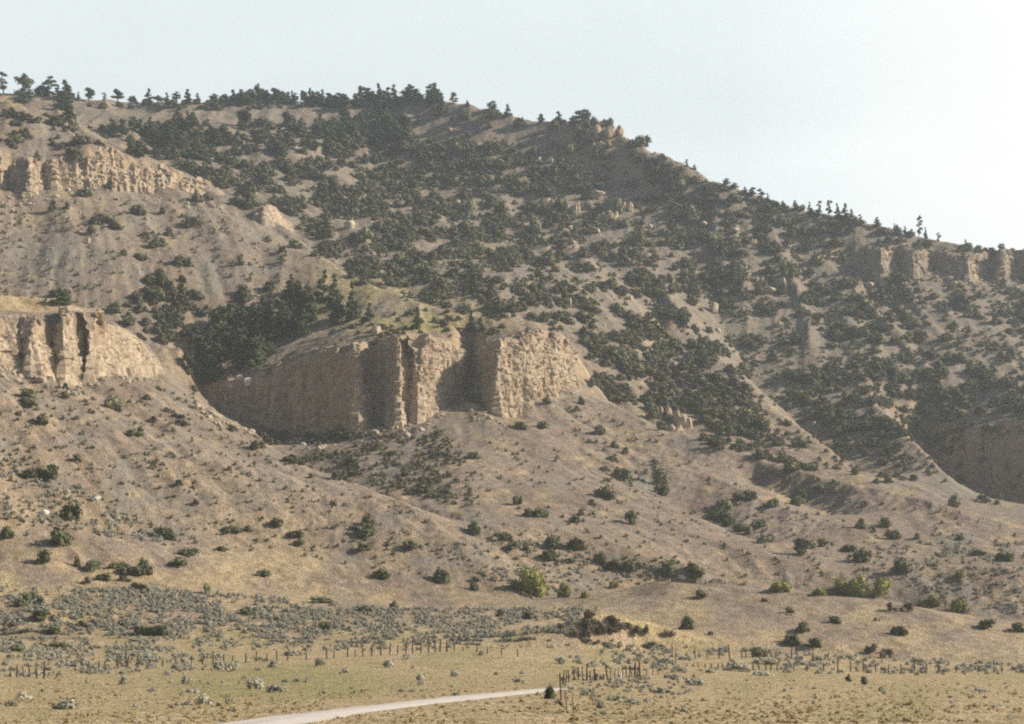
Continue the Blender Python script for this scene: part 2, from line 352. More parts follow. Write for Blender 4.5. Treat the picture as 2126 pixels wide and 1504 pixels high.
def near(G, X, Y):
    u = (X / np.maximum(Y, 1) * FP + UC - GU0) / GSU; l = (np.log(np.maximum(Y, 14)) - GL0) / GSL
    return G[np.clip(np.rint(l).astype(int), 0, nl - 1), np.clip(np.rint(u).astype(int), 0, nu - 1)]
def lic(step, n, wl, seed):              # noise smeared along the fall line: rills and gullies
    acc = vn(XX / wl, YY / wl, seed) ; cnt = 1
    for sgn in (1, -1):
        X = XX.copy(); Y = YY.copy()
        for k in range(n):
            gx = near(GX, X, Y); gy = near(GY, X, Y); s = np.sqrt(gx * gx + gy * gy) + 1e-3
            X = X + sgn * step * gx / s; Y = Y + sgn * step * gy / s
            acc = acc + vn(X / wl, Y / wl, seed); cnt += 1
    r = acc / cnt
    return r / (r.std() + 1e-6)
RILL = lic(1.5, 22, 3.2, 5); GULLY = lic(3.0, 16, 17.0, 9); RFINE = lic(.8, 10, 1.4, 15)
steep = np.clip((SLOPE - .18) / .25, 0, 1); far = np.clip((DD - 660) / 80, 0, 1)
mid_m = np.clip((DD - 400) / 60, 0, 1)
ZD = ZB + steep * ((.42 + .05 * far) * np.clip(RILL, -2, 2) + .12 * RFINE) * mid_m
g2 = -np.abs(GULLY) + .8
ZD = ZD + steep * mid_m * (g2 * (.55 + 1.4 * far))
ROCK = np.clip((SLOPE - 1.1) / .5, 0, 1)
def zone_fn(u, v, D):
    """grass, green, rock and shale shares of the ground"""
    n1 = fbm(u / 90, v / 40, 3); n2 = fbm(u / 35, v / 14, 8)
    grass = np.clip((395 - D) / 60 + n1 * .9, 0, 1) * .95
    grass = np.maximum(grass, np.clip((470 - D) / 70, 0, 1) * np.clip(.35 + n1, 0, 1))
    grass = np.maximum(grass, (D > 535) * (D < 590) * (u < 190) * (v < 650) * 1.0)
    pl = (D > 640) * (D < 760) * np.exp(-((u - 830) / 190.) ** 2) * np.clip(.9 + n1, 0, 1) * (v < 690)
    grass = np.maximum(grass, pl)
    grass = np.maximum(grass, np.clip(n2 * 1.4 - .25, 0, .6) * (D > 400))
    green = np.clip(.15 + n1 * .8, 0, 1) * (D < 350) + .7 * pl + .5 * (D > 600)
    f1 = np.exp(-((u - 550) / 420.) ** 2 - ((v - 1420) / 45.) ** 2) * (D < 300); green = np.maximum(green, np.clip(f1 * (1 + n1), 0, 1))
    shale = np.clip(-n1 * 1.6 - .1, 0, 1) * (D > 420) * .8
    shale = np.maximum(shale, np.exp(-((u - 100) / 150.) ** 2 - ((v - 540) / 55.) ** 2) * .9)
    shale = np.maximum(shale, .65 * np.clip((D - 690) / 60, 0, 1) * np.clip(.7 + n2, 0, 1) * (u > 380))
    return grass, np.clip(green, 0, 1), shale

# fine mesh
fu = np.concatenate([np.arange(GU0 + 4, -60, 14.), np.arange(-60, 2190, 3.), np.arange(2190, GU1 - 4, 14.)])
fD = np.concatenate([np.exp(np.linspace(math.log(16), math.log(340), 330, endpoint=False)),
                     np.exp(np.linspace(math.log(340), math.log(1160), 1180, endpoint=False)), np.exp(np.linspace(math.log(1160), math.log(1690), 40))])
FU, FD = np.meshgrid(fu, fD); FX = (FU - UC) / FP * FD; FY = FD
FZ = samp(ZD, FX, FY); FS = samp(steep, FX, FY); FR = samp(ROCK, FX, FY)
rough = .25 + .75 * FS
nearf = np.clip((FD - 60) / 250, .12, 1)
FZ = FZ + nearf * rough * (.7 * fbm(FX / 22, FY / 22, 21, 3) + .55 * fbm(FX / 6.5, FY / 6.5, 31, 3) + .28 * fbm(FX / 1.8, FY / 1.8, 41, 2))
# gravel road bed flattened into the ground
ROAD = [(560,1502),(640,1488),(760,1473),(900,1456),(1000,1446),(1090,1437),(1150,1431)]
def flatD(v): return HC * FP / (v - VH)
rp = np.array([[(u - UC) / FP * flatD(v), flatD(v)] for u, v in ROAD])
rp = np.concatenate([[rp[0] + (rp[0] - rp[3]) * 1.5], rp])
def seg_dist(X, Y, P):
    d = np.full(X.shape, 1e9)
    for a, b in zip(P[:-1], P[1:]):
        e = b - a; t = np.clip(((X - a[0]) * e[0] + (Y - a[1]) * e[1]) / (e @ e), 0, 1)
        d = np.minimum(d, np.hypot(X - a[0] - t * e[0], Y - a[1] - t * e[1]))
    return d
rd = seg_dist(FX[:330], FY[:330], rp)
wr = np.clip((7 - rd) / 4, 0, 1); FZ[:330] = FZ[:330] * (1 - wr) + wr * 0.0
VV = VH - (FZ - HC) * FP / FD
def pad(G, l, r, f):                         # level ground on either side of the near field and behind the viewpoint
    G = np.concatenate([np.repeat(G[:, :1], 3, 1), G, np.repeat(G[:, -1:], 3, 1)], 1)
    for k in range(3): G[:, k] += l[k]; G[:, -1 - k] += r[k]
    return np.concatenate([G[:1] + f, G], 0)
FXp = pad(FX, (-320, -90, -25), (320, 90, 25), 0); FYp = pad(FY, (0, 0, 0), (0, 0, 0), -50); FZp = pad(FZ, (0, 0, 0), (0, 0, 0), 0)
verts = np.stack([FXp, FYp, FZp], -1).reshape(-1, 3)
hills = mesh_obj('ground', verts, grid_faces(*FXp.shape), M_GROUND); tag(hills, 'dry hillsides and valley floor of beige dirt and golden grass', 'terrain', kind='structure')
gr, gn, sh = zone_fn(FU, VV, FD)
verge = np.zeros_like(FZ); verge[:330] = np.clip((5 - rd) / 2.5, 0, 1)
col = np.stack([pad(q, (0, 0, 0), (0, 0, 0), 0) for q in (np.clip(gr, 0, 1) * (1 - FR), gn * (1 - .8 * verge), FR, sh * (1 - gr) * (1 - FR))], -1).reshape(-1, 4).astype(np.float32)
ca = hills.data.color_attributes.new('zone', 'FLOAT_COLOR', 'POINT'); ca.data.foreach_set('color', col.ravel())
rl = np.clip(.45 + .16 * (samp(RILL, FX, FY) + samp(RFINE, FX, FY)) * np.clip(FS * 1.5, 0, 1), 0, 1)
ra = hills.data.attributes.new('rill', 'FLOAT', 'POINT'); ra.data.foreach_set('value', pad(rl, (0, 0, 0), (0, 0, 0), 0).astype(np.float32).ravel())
# visibility look-up: first ground point seen along each photo column
vmin = np.minimum.accumulate(VV, axis=0)
def hit(u, v):
    """ground point seen at photo pixel (u, v)"""
    j = int(np.argmin(np.abs(fu - u))); c = vmin[:, j]
    i = int(np.searchsorted(-c, -v)); i = min(max(i, 0), len(fD) - 1)
    D = fD[i]; return ((u - UC) / FP * D, D, FZ[i, j], D)
def gz(X, Y):
    u = X / Y * FP + UC; j = np.clip(np.searchsorted(fu, u), 1, len(fu) - 1); j = np.where(abs(fu[j - 1] - u) < abs(fu[j] - u), j - 1, j)
    i = np.clip(np.searchsorted(fD, Y), 1, len(fD) - 1); t = (Y - fD[i - 1]) / (fD[i] - fD[i - 1])
    return FZ[i - 1, j] * (1 - t) + FZ[i, j] * t

# road surface: a sheet just above its bed
L_, R_ = [], []
rs = []
for a, b in zip(rp[:-1], rp[1:]):
    n = max(2, int(np.hypot(*(b - a)) / 1.0))
    for k in range(n): rs.append(a + (b - a) * k / n)
rs.append(rp[-1]); rs = np.array(rs)
for _ in range(20): rs[1:-1] = .5 * rs[1:-1] + .25 * (rs[:-2] + rs[2:])
tn = np.gradient(rs, axis=0); tn /= np.linalg.norm(tn, axis=1)[:, None]; nn = np.stack([tn[:, 1], -tn[:, 0]], 1)
cols = []
for t in np.linspace(-1, 1, 9):
    wv_ = 1.35 + .25 * vn(np.arange(len(rs)) / 6., np.full(len(rs), 3. + np.sign(t) * 5)); off = nn * (t * wv_)[:, None]
    z = .03 + .05 * (1 - t * t) - .03 * np.exp(-((abs(t) - .5) / .18) ** 2) - (.05 if abs(t) == 1 else 0)
    cols.append(np.stack([rs[:, 0] + off[:, 0], rs[:, 1] + off[:, 1], np.full(len(rs), z)], -1))
rv = np.stack(cols, 1)
road = mesh_obj('road', rv.reshape(-1, 3), grid_faces(len(rs), 9), M_ROAD)
vg = np.tile(np.array([.85, .1, 0, .2, .5, .2, 0, .1, .85]), len(rs)) * (.6 + .5 * vn(np.repeat(np.arange(len(rs)), 9) / 3., np.tile(np.arange(9.), len(rs)), 5))
road.data.attributes.new('verge', 'FLOAT', 'POINT').data.foreach_set('value', np.clip(vg, 0, 1).astype(np.float32))
tag(road, 'pale gravel road curving in from the bottom edge', 'road', kind='structure')

# ------------------------------------------------------------------ cliffs
def cliff(key, label, mat, amp=1.0, cell=.42, seed=1):
    pts = CLIFFS[key]; lean = LEAN[key]
    P = np.array([W(u, vb, D) + W(u, vt, D + lean) for u, vb, vt, D in pts])
    seg = np.hypot(np.diff(P[:, 0]), np.diff(P[:, 1])); s = np.concatenate([[0], np.cumsum(seg)])
    ns = int(s[-1] / cell); S = np.linspace(0, s[-1], ns); Q = np.stack([np.interp(S, s, P[:, k]) for k in range(6)], 1)
    K = np.exp(-np.linspace(-2, 2, 7) ** 2); K /= K.sum()
    for k in range(6): Q[3:-3, k] = np.convolve(Q[:, k], K, 'valid')
    hgt = Q[:, 5] - Q[:, 2]; nt = int(hgt.max() / cell) + 2
    T = np.linspace(0, 1, nt)
    base = Q[None, :, :3]; top = Q[None, :, 3:]; t = T[:, None, None]
    G = base + (top - base) * t
    tx = np.gradient(Q[:, 0]); ty = np.gradient(Q[:, 1]); l = np.hypot(tx, ty); nx, ny = ty / l, -tx / l
    SS = S[None, :] + 0 * T[:, None]; ZZ = G[:, :, 2]
    flute = 1 - np.abs(vn(SS / 5.5 + .25 * vn(SS / 9, ZZ / 7, seed + 3), ZZ / 30, seed)) * 2
    flute2 = 1 - np.abs(vn(SS / 2.1, ZZ / 11, seed + 1)) * 2
    layer = vn(ZZ / 1.5 + .3 * vn(SS / 12, ZZ / 9, seed + 5), SS / 60, seed + 2); layer = np.sign(layer) * np.abs(layer) ** .5
    block = _h(np.floor(SS / 1.7 + .8 * vn(SS / 5, ZZ / 4, 4)), np.floor(ZZ / 1.3 + .6 * vn(SS / 4, ZZ / 6, 6)), seed) - .5
    d = amp * (.95 * flute + .5 * flute2 + .14 * layer + .75 * block + .8 * fbm(SS / 7, ZZ / 9, seed + 8, 4) + .35 * vn(SS / .8, ZZ / .8, seed))
    env = np.clip((hgt / 5.0), .15, 1)[None, :]; d = d * env
    TT = T[:, None]
    sm = lambda x: np.clip(x, 0, 1) ** 2 * (3 - 2 * np.clip(x, 0, 1))
    for q, (zf, dep) in enumerate([(.30, .5), (.52, .7), (.74, .6), (.88, .7)]):     # broken ledges
        zl = zf + .09 * vn(S / 13, S * 0 + q, seed + 40)[None, :] + .05 * vn(S / 3.1, S * 0 + q, seed + 41)[None, :]
        d = d - env * amp * dep * sm((TT - zl) / .035) * np.clip(.55 + 1.2 * vn(S / 8, S * 0 + q * 3, seed + 43), 0, 1.3)[None, :]
    for c_ in np.random.default_rng(seed).uniform(0, s[-1], int(s[-1] / 5)):              # deep vertical cracks
        sc_ = c_ + .5 * vn(ZZ / 3.5, ZZ * 0 + c_, seed + 44)
        d = d - env * .95 * np.exp(-((SS - sc_) / .38) ** 2) * np.clip(1.2 - TT * .3 - .8 * _h(np.array(c_ * 10), np.array(2), seed), 0, 1)
    d = d + (1 - TT) ** 3 * 1.2 * env - env * .8 * np.clip((TT - .8) / .2, 0, 1) ** 2
    G[:, :, 0] += nx * d; G[:, :, 1] += ny * d
    G[:, :, 2] += .5 * amp * env * fbm(SS / 3, ZZ / 3, seed + 12) * np.minimum(1, T * 4)[:, None]
    drop = np.minimum(hgt * .28, 4.2) * np.clip(vn(S / 6.5, S * 0 + 5, seed + 50) * 1.3 + .5 * vn(S / 2.2, S * 0, seed + 51), 0, 1)
    G[:, :, 2] -= drop[None, :] * np.clip((TT - .6) / .4, 0, 1) ** 1.5
    rows = []
    b0 = G[0].copy(); b0[:, 2] -= 4; b0[:, 0] += nx * 1.2; b0[:, 1] += ny * 1.2; rows.append(b0)
    rows += list(G)
    nxs = np.convolve(np.pad(nx, 15, mode='edge'), np.ones(31) / 31, 'valid')
    jag = 1.4 * amp * env[0] * vn(S / 2.2, S * 0 + 2, seed + 30)
    for k, (bk, dz) in enumerate([(1.2, .15), (2.8, -.2), (6, -1.6), (9, -4)]):
        r = G[-1].copy(); r[:, 1] += bk; r[:, 0] -= nxs * bk * .3; r[:, 2] += dz + (jag * .4 if k == 0 else 0)
        rows.append(r)
    V = np.stack(rows)
    o = mesh_obj('cliff', V.reshape(-1, 3), grid_faces(V.shape[0], V.shape[1]), mat)
    for p in (o.data.polygons,): p.foreach_set('use_smooth', np.zeros(len(p), bool))
    return tag(o, label, 'cliff')
cliff('E', 'lit sandstone cliff with deep hollows capping the lower left hill', M_CLIFF, 1.1, .4, 3)
cliff('F', 'tall tan sandstone cliff in the middle, half shaded, with pale vertical pillars', M_CLIFF, 1.15, .4, 17)
cliff('G', 'orange tan cliff band high on the upper left hillside', M_CLIFF, 1.4, .5, 29)
cliff('N', 'small pale rock nose below the end of the upper left cliff band', M_CLIFF, .8, .4, 41)
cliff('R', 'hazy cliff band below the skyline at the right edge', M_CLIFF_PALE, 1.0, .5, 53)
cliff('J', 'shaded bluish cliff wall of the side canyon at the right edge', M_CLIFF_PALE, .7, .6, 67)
# ------------------------------------------------------------------ plant and rock meshes
def leaf_cloud(centers, radii, n, size, seed, up=.35):
    """many small leaf faces spread through a set of lobes; returns verts, tris"""
    r = np.random.default_rng(seed); V = []; 
    w = np.array([a[0] * a[1] for a in radii]); w = w / w.sum(); k = r.choice(len(centers), n, p=w)
    C = np.array(centers)[k]; Rr = np.array(radii)[k]
    d = r.normal(size=(n, 3)); d /= np.linalg.norm(d, axis=1)[:, None]
    rad = r.uniform(.55, 1.08, n)[:, None] ** .6
    P = C + d * Rr[:, [0, 0, 1]] * rad
    nrm = d + r.normal(size=(n, 3)) * .55; nrm /= np.linalg.norm(nrm, axis=1)[:, None]
    a = np.cross(nrm, r.normal(size=(n, 3))); a /= np.linalg.norm(a, axis=1)[:, None]; b = np.cross(nrm, a)
    s = (size * r.uniform(.6, 1.4, n))[:, None]
    V = np.stack([P + a * s, P - .5 * a * s + .8 * b * s, P - .5 * a * s - .8 * b * s + nrm * s * .3], 1).reshape(-1, 3)
    F = np.arange(3 * n).reshape(-1, 3)
    return V, F
_ico = None
def ico(sub=1):
    t = (1 + 5 ** .5) / 2
    v = [(-1, t, 0), (1, t, 0), (-1, -t, 0), (1, -t, 0), (0, -1, t), (0, 1, t), (0, -1, -t), (0, 1, -t), (t, 0, -1), (t, 0, 1), (-t, 0, -1), (-t, 0, 1)]
    f = [(0,11,5),(0,5,1),(0,1,7),(0,7,10),(0,10,11),(1,5,9),(5,11,4),(11,10,2),(10,7,6),(7,1,8),(3,9,4),(3,4,2),(3,2,6),(3,6,8),(3,8,9),(4,9,5),(2,4,11),(6,2,10),(8,6,7),(9,8,1)]
    v = [Vector(x).normalized() for x in v]
    for _ in range(sub):
        c = {}; g = []
        def m(a, b):
            k = (min(a, b), max(a, b))
            if k not in c: v.append((v[a] + v[b]).normalized()); c[k] = len(v) - 1
            return c[k]
        for a, b, d in f:
            x, y, z = m(a, b), m(b, d), m(d, a); g += [(a, x, z), (b, y, x), (d, z, y), (x, y, z)]
        f = g
    return np.array([tuple(x) for x in v]), np.array(f)
ICO1, ICO2, ICO3 = ico(1), ico(2), ico(3)
def join(parts):
    V = []; F = []; o = 0
    for v, f in parts: V.append(v); F.append(f + o); o += len(v)
    return np.concatenate(V), np.concatenate(F)
def core(centers, radii, k, seed):
    out = []
    for i, (c, r_) in enumerate(zip(centers, radii)):
        v = ICO1[0].copy(); v *= 1 + .18 * vn(v[:, 0] * 2 + i, v[:, 1] * 2 + v[:, 2], seed)[:, None]
        out.append((v * np.array([r_[0], r_[0], r_[1]]) * k + np.array(c), ICO1[1]))
    return join(out)
def shrub_mesh(seed, n=260, size=.075, lobes=6, flat=.55, corek=.66):
    """unit shrub, about 1 wide and 1 tall (z 0..1)"""
    r = np.random.default_rng(seed); C = []; Rd = []
    for i in range(lobes):
        a = r.uniform(0, 6.28); q = r.uniform(.05, .30); rr = r.uniform(.16, .27)
        z = r.uniform(.28, .72) * (1 - .9 * q)
        C.append((q * math.cos(a), q * math.sin(a), z)); Rd.append((rr, rr * r.uniform(1.1, 1.6)))
    for i in range(3):
        a = r.uniform(0, 6.28); C.append((.3 * math.cos(a), .3 * math.sin(a), .2)); Rd.append((.17, .25))
    v, f = join([leaf_cloud(C, Rd, n, size, seed), core(C, Rd, corek, seed)])
    v[:, 2] = np.maximum(v[:, 2], -.05); v[:, 2] *= 1 / max(v[:, 2].max(), .1)
    return v, f
def tri_obj_mesh(name, v, f, mat, smooth=False):
    o = mesh_obj(name, v, f, mat, smooth=smooth); me = o.data; bpy.data.objects.remove(o); return me
def pine_parts(seed, form):
    """unit pine of height 1; forms: cone, round, flag, sparse, broad"""
    r = np.random.default_rng(seed); C = []; Rd = []
    lean = np.array([r.uniform(-.08, .08), r.uniform(-.05, .05)])
    lo, wd, n = {'cone': (.06, .24, 17), 'round': (.36, .27, 13), 'flag': (.34, .22, 12), 'sparse': (.22, .24, 14), 'broad': (.08, .42, 18)}[form]
    br = []
    for i in range(n):
        z = lo + (.94 - lo) * (i + r.uniform(-.8, 1.2)) / n; t = max(0, (z - lo) / (1 - lo))
        if form == 'cone': w = wd * (1.02 - t) ** .8
        elif form == 'broad': w = wd * math.sqrt(max(.05, 1 - t * t))
        elif form == 'sparse': w = wd * r.uniform(.3, 1)
        else: w = wd * math.sin(math.pi * min(.97, .25 + .7 * t))
        a = r.uniform(0, 6.28)
        if form == 'flag': a = r.normal(0, .9)
        q = w * r.uniform(.35, .75); c = (lean[0] * z + q * math.cos(a), lean[1] * z + q * math.sin(a), z)
        rr = max(.055, w * r.uniform(.5, .72)) * (.7 if form == 'sparse' else 1)
        C.append(c); Rd.append((rr, rr * .62)); br.append(c)
    C.append((lean[0], lean[1], .95)); Rd.append((.05, .06))
    crown = join([leaf_cloud(C, Rd, 560 if form != 'sparse' else 380, .042, seed), core(C, Rd, .6, seed)])
    segs = [((0, 0, -.06), (lean[0] * .93, lean[1] * .93, .93), .026, .008)] + [((lean[0] * c[2], lean[1] * c[2], c[2] - .05), c, .009, .004) for c in br]
    T = []
    for a, b, r0, r1 in segs:
        a, b = np.array(a), np.array(b); d = b - a; d = d / np.linalg.norm(d); x = np.cross(d, (.3, .9, .1)); x /= np.linalg.norm(x); y = np.cross(d, x)
        an = np.arange(6) * math.pi / 3; ring = np.cos(an)[:, None] * x + np.sin(an)[:, None] * y
        v = np.concatenate([a + ring * r0, b + ring * r1]); f = []
        for k in range(6): k2 = (k + 1) % 6; f += [(k, k2, 6 + k2), (k, 6 + k2, 6 + k)]
        T.append((v, np.array(f)))
    return crown, join(T)
def rock_mesh(seed, sub=ICO2):
    v = sub[0].copy(); r = np.random.default_rng(seed)
    for _ in range(11):                                     # chop with random planes for a blocky, fractured shape
        n = r.normal(size=3); n /= np.linalg.norm(n); d = r.uniform(.55, .85); p = v @ n; m = p > d
        v[m] -= np.outer(p[m] - d, n)
    v *= 1 + .05 * vn(v[:, 0] * 4 + 3, v[:, 1] * 4 + v[:, 2] * 3, seed)[:, None]
    return v, sub[1]
def crag_mesh(seed):
    """several fractured blocks standing together; about 1 wide, 1 tall"""
    r = np.random.default_rng(seed); P = []
    for i in range(10):
        v, f = rock_mesh(seed * 10 + i); s = np.array([r.uniform(.14, .27), r.uniform(.14, .26), r.uniform(.18, .46)])
        P.append((v * s + np.array([r.uniform(-.4, .4), r.uniform(-.2, .2), s[2] * .6]), f))
    return join(P)

JUN = [tri_obj_mesh('juniper', *shrub_mesh(100 + i), M_JUN) for i in range(7)]
SCR_V = [shrub_mesh(200 + i, 110, .10, 5) for i in range(5)]
SCR = [tri_obj_mesh('shrub', *shrub_mesh(230 + i, 200, .08, 6), M_SCRUB) for i in range(5)]
SAG_V = [shrub_mesh(300 + i, 90, .10, 5, corek=.5) for i in range(5)]
SAG = [tri_obj_mesh('sagebrush', *shrub_mesh(330 + i, 170, .075, 6, corek=.5), M_SAGE) for i in range(5)]
DED = [tri_obj_mesh('dry_shrub', *shrub_mesh(360 + i, 170, .075, 6, corek=.5), M_DEAD) for i in range(3)]
WIL = [tri_obj_mesh('willow_crown', *shrub_mesh(400 + i, 520, .05, 9, corek=.6), M_WILLOW) for i in range(4)]
PIN = {}
for i, fm in enumerate(['cone', 'round', 'flag', 'sparse', 'broad']):
    PIN[fm] = []
    for q in range(3):
        (cv, cf), (tv, tf) = pine_parts(500 + i * 10 + q, fm)
        PIN[fm].append((tri_obj_mesh('crown', cv, cf, M_PINE), tri_obj_mesh('trunk', tv, tf, M_BARK)))
RCK = [tri_obj_mesh('boulder', *rock_mesh(600 + i), M_STONE) for i in range(5)]
RCW = [tri_obj_mesh('white_boulder', *rock_mesh(620 + i), M_WHITE) for i in range(3)]
CRG = [tri_obj_mesh('rock_outcrop', *crag_mesh(640 + i), M_CLIFF) for i in range(5)]
RCK_V = [rock_mesh(660 + i, ICO1) for i in range(5)]
def link(name, data, loc, scl=(1, 1, 1), rz=0, parent=None, tilt=0):
    o = bpy.data.objects.new(name, data); sc.collection.objects.link(o)
    o.location = loc; o.rotation_euler = (tilt, 0, rz); o.scale = scl
    if parent: o.parent = parent
    return o
def bulk(name, variants, items, mat, label, cat):
    """items: (x, y, z, wx, wy, h, rz) joined to one mesh"""
    V = []; F = []; o = 0
    for k, (x, y, z, wx, wy, h, rz) in enumerate(items):
        v, f = variants[k % len(variants)]; c, s = math.cos(rz), math.sin(rz)
        p = np.stack([(v[:, 0] * c - v[:, 1] * s) * wx + x, (v[:, 0] * s + v[:, 1] * c) * wy + y, v[:, 2] * h + z], 1)
        V.append(p.astype(np.float32)); F.append(f + o); o += len(v)
    return tag(mesh_obj(name, np.concatenate(V), np.concatenate(F), mat, smooth=False), label, cat, kind='stuff')
# ------------------------------------------------------------------ where things stand, as photo columns and rows (u, row of the middle, width, height)
SHRUBS = '''1230,254,24,16 1256,260,22,14 1270,254,20,12 1215,264,30,20 1245,285,30,16 60,247,30,14 58,283,25,12 35,290,45,14 117,252,25,18 150,262,30,25 170,290,50,35 155,325,50,36 80,330,18,22 232,388,50,15 183,402,40,20 165,403,14,12 110,430,18,25 140,430,18,14 292,437,50,16 335,440,18,16 210,457,55,20
238,470,35,14 188,480,25,14 350,483,20,18 328,506,42,20 300,487,20,8 405,465,48,24 258,525,18,12 290,535,35,12 385,545,60,20 325,575,60,25 340,610,110,50 497,543,20,20 585,520,25,12 585,538,15,14 620,510,40,18 553,497,20,10 410,410,60,16 500,412,90,50
125,612,40,22 235,640,35,22 270,670,40,20 290,700,30,12 55,820,40,18 60,835,45,16 135,803,16,12 135,822,18,12 190,788,20,10 235,840,45,25 305,826,18,10 318,872,22,12 345,852,14,8 368,865,35,10 375,880,40,10 290,900,60,12 85,980,75,32 157,955,25,14
90,870,60,20 480,890,22,12 545,925,50,20 610,955,45,18 645,990,15,10 700,990,50,14 475,975,12,8 405,1045,18,12 690,1045,16,8 370,1005,24,12
15,1106,35,22 125,1118,44,34 147,1065,38,32 348,1110,50,28 92,1160,34,26 160,1168,16,20 200,1178,50,22 275,1180,85,36 212,1200,36,14 260,1203,28,12 180,1208,18,14 290,1220,50,14 430,1224,18,20 393,1147,40,14 460,1140,28,8 370,1168,45,16 545,1190,32,12 66,1248,60,28
80,1281,44,18 112,1313,28,14 168,1297,30,10 250,1296,20,12 312,1311,84,26 118,1344,44,14 35,1347,45,14 515,1270,32,16 668,1247,45,14 675,1302,34,16 480,1100,40,14 515,1100,20,12 610,1110,40,14 620,1128,30,12 575,1085,30,16
885,1012,62,26 760,1095,45,50 985,1098,28,24 1045,1115,40,18 1105,1063,70,26 1075,1040,20,20 1065,1135,30,14 1090,1138,18,14 1150,1130,40,30 1195,1130,42,22 1135,1152,60,24 1185,1165,40,10 1245,1160,28,24 1275,1175,40,14 1315,1180,60,26 1385,1185,36,28 1440,1190,50,30
920,1198,42,28 985,1205,24,10 985,1218,20,20 1075,1215,32,20 850,1135,35,20 755,1137,30,12 810,1195,60,14 758,1267,34,14 818,1258,20,16 1040,1275,24,12 1100,1278,36,14 1310,1078,30,26 1208,1065,20,14 1195,1080,30,14 1230,1045,20,12 1255,1025,45,24 1375,1020,40,20
1140,1440,22,28 1500,1070,60,60 1540,1100,60,24 1545,1032,60,24 1600,1045,35,16 1650,1035,70,30 1575,1088,36,16 1580,1120,50,12 1660,1138,34,30 1690,1130,50,20 1790,1155,40,24 1760,1140,30,14 1870,1180,36,30 1840,1087,34,20 1815,1100,14,14 1785,1090,25,22 1853,1112,30,18
1905,1115,20,12 1990,1118,24,12 1978,1042,28,24 1700,1015,35,12 2080,1155,60,22 2030,1148,40,10 1990,1195,25,16 1455,1235,30,16 1730,1288,34,12 1675,1305,50,16 1868,1312,60,18 1427,1295,30,28 1650,1330,60,22 1690,1338,36,18 1585,1356,60,12 2050,1297,45,16 2110,1305,40,18 1760,1410,14,14 1793,1415,18,16
1638,463,60,16 1772,462,45,16 1720,478,24,14 1690,480,30,10 1655,485,60,20 1462,492,60,20 1500,512,70,35 1520,415,50,10 1435,447,40,35 1592,515,16,10 1680,515,26,14 1735,505,34,14 1710,525,14,10 1695,543,40,25 1750,540,25,20 1538,567,40,35 1595,562,40,22 1640,560,42,34 1490,580,60,50
1430,600,60,70 1582,600,30,24 1690,590,26,12 1765,590,50,22 1710,608,28,12 1840,588,40,16 1870,575,50,24 1850,600,30,12 1880,618,50,30 1820,615,40,22 1903,605,24,12 1775,622,40,14 1800,635,50,24 1990,625,60,20 2005,640,20,10 1590,640,56,34 1860,642,22,10 1778,655,48,18 1700,658,40,10
1628,670,26,14 2090,645,40,30 1895,670,42,16 2027,655,18,12 2070,665,28,18 1830,683,44,14 1740,680,60,16 1760,695,90,30 1565,708,72,40 1653,705,32,22 1610,740,50,20 1820,708,40,18 1905,700,50,20 1900,742,80,36 2100,735,30,24 1540,762,20,14 1980,745,60,20 1810,760,60,18 1700,783,60,22
1655,785,60,34 1950,780,60,50 2020,775,60,20 2070,795,70,20 1870,790,60,40 1790,810,50,20 1830,830,60,20 966,242,24,26 1022,240,40,16 1070,258,50,20 1015,265,20,12 1150,265,26,20 1210,285,50,56 1180,310,40,25 1240,325,50,25 1260,305,30,14 1330,335,30,20 1372,345,60,36 1345,297,60,16
1260,350,20,14 1030,305,60,25 970,282,20,14 955,315,80,30 1040,345,45,18 990,345,60,20 1078,340,26,12 1138,355,60,22 1195,370,28,16 1250,370,26,14 1040,378,40,18 930,372,40,18 1085,380,45,20 1135,388,28,14 1315,382,30,18 1200,390,45,12 1215,408,18,16 1400,388,60,28 1165,430,34,30 1275,430,34,30 975,410,16,14
1120,435,30,26 1230,440,20,14 1150,450,70,22 1040,440,40,30 980,430,40,30 1292,465,40,16 965,470,44,20 1030,475,50,24 1110,470,30,36 1190,490,30,16 1320,490,25,20 1400,490,50,50 1160,500,60,20 980,490,60,22 1100,500,60,26 985,520,60,20 1110,530,120,44 1050,545,60,36 1222,525,70,36 1295,530,50,36
1330,500,30,30 870,495,80,45 850,560,90,76 760,490,45,25 830,485,60,20 1268,592,45,26 1110,615,100,46 1185,620,50,24 1340,580,60,30 1380,600,60,56 1385,725,80,36 1300,700,80,30 1240,720,60,60 1290,740,60,40 1330,760,70,50 1240,790,70,30 1290,815,70,46 1370,790,40,16 1455,790,60,24 1450,845,50,56
1520,860,90,30 1540,890,100,50 1570,880,50,25 1500,920,60,30 1545,930,60,20 1360,860,30,26 1372,885,22,16 1620,918,24,16 1660,920,36,22 1600,945,90,24 1640,970,60,20 1680,970,40,14 1635,780,50,24 1670,830,60,40 1720,860,60,30 1740,900,50,30 1255,895,50,14 1275,925,20,14 1300,937,16,14 1275,952,20,14
1258,975,24,10 1295,985,45,24 1370,990,34,34 1205,835,20,16 1135,833,20,14 1130,885,34,16 1075,885,40,14 1200,850,18,12 978,948,38,14 735,965,30,46 1065,640,40,20 800,470,50,30 700,520,60,40 730,440,60,30 660,480,60,40'''  # a few entries put dark shrubs where there is only shade
DRY = '1235,1300,120,26 1200,1318,80,16 1330,1314,60,14 1270,1290,60,14 1215,1280,50,18 1245,1308,90,22 1300,1303,60,16 1390,1318,36,14 1225,1337,45,10 1360,1340,40,10 1640,1270,34,14 1865,1263,54,14 1800,1350,60,14 1840,1360,50,14 1905,1374,40,8 1587,1247,16,8 1820,1287,14,8 1475,1315,20,8 1170,1300,40,10'  # the widest mound entries are added brush that darkens its shaded side
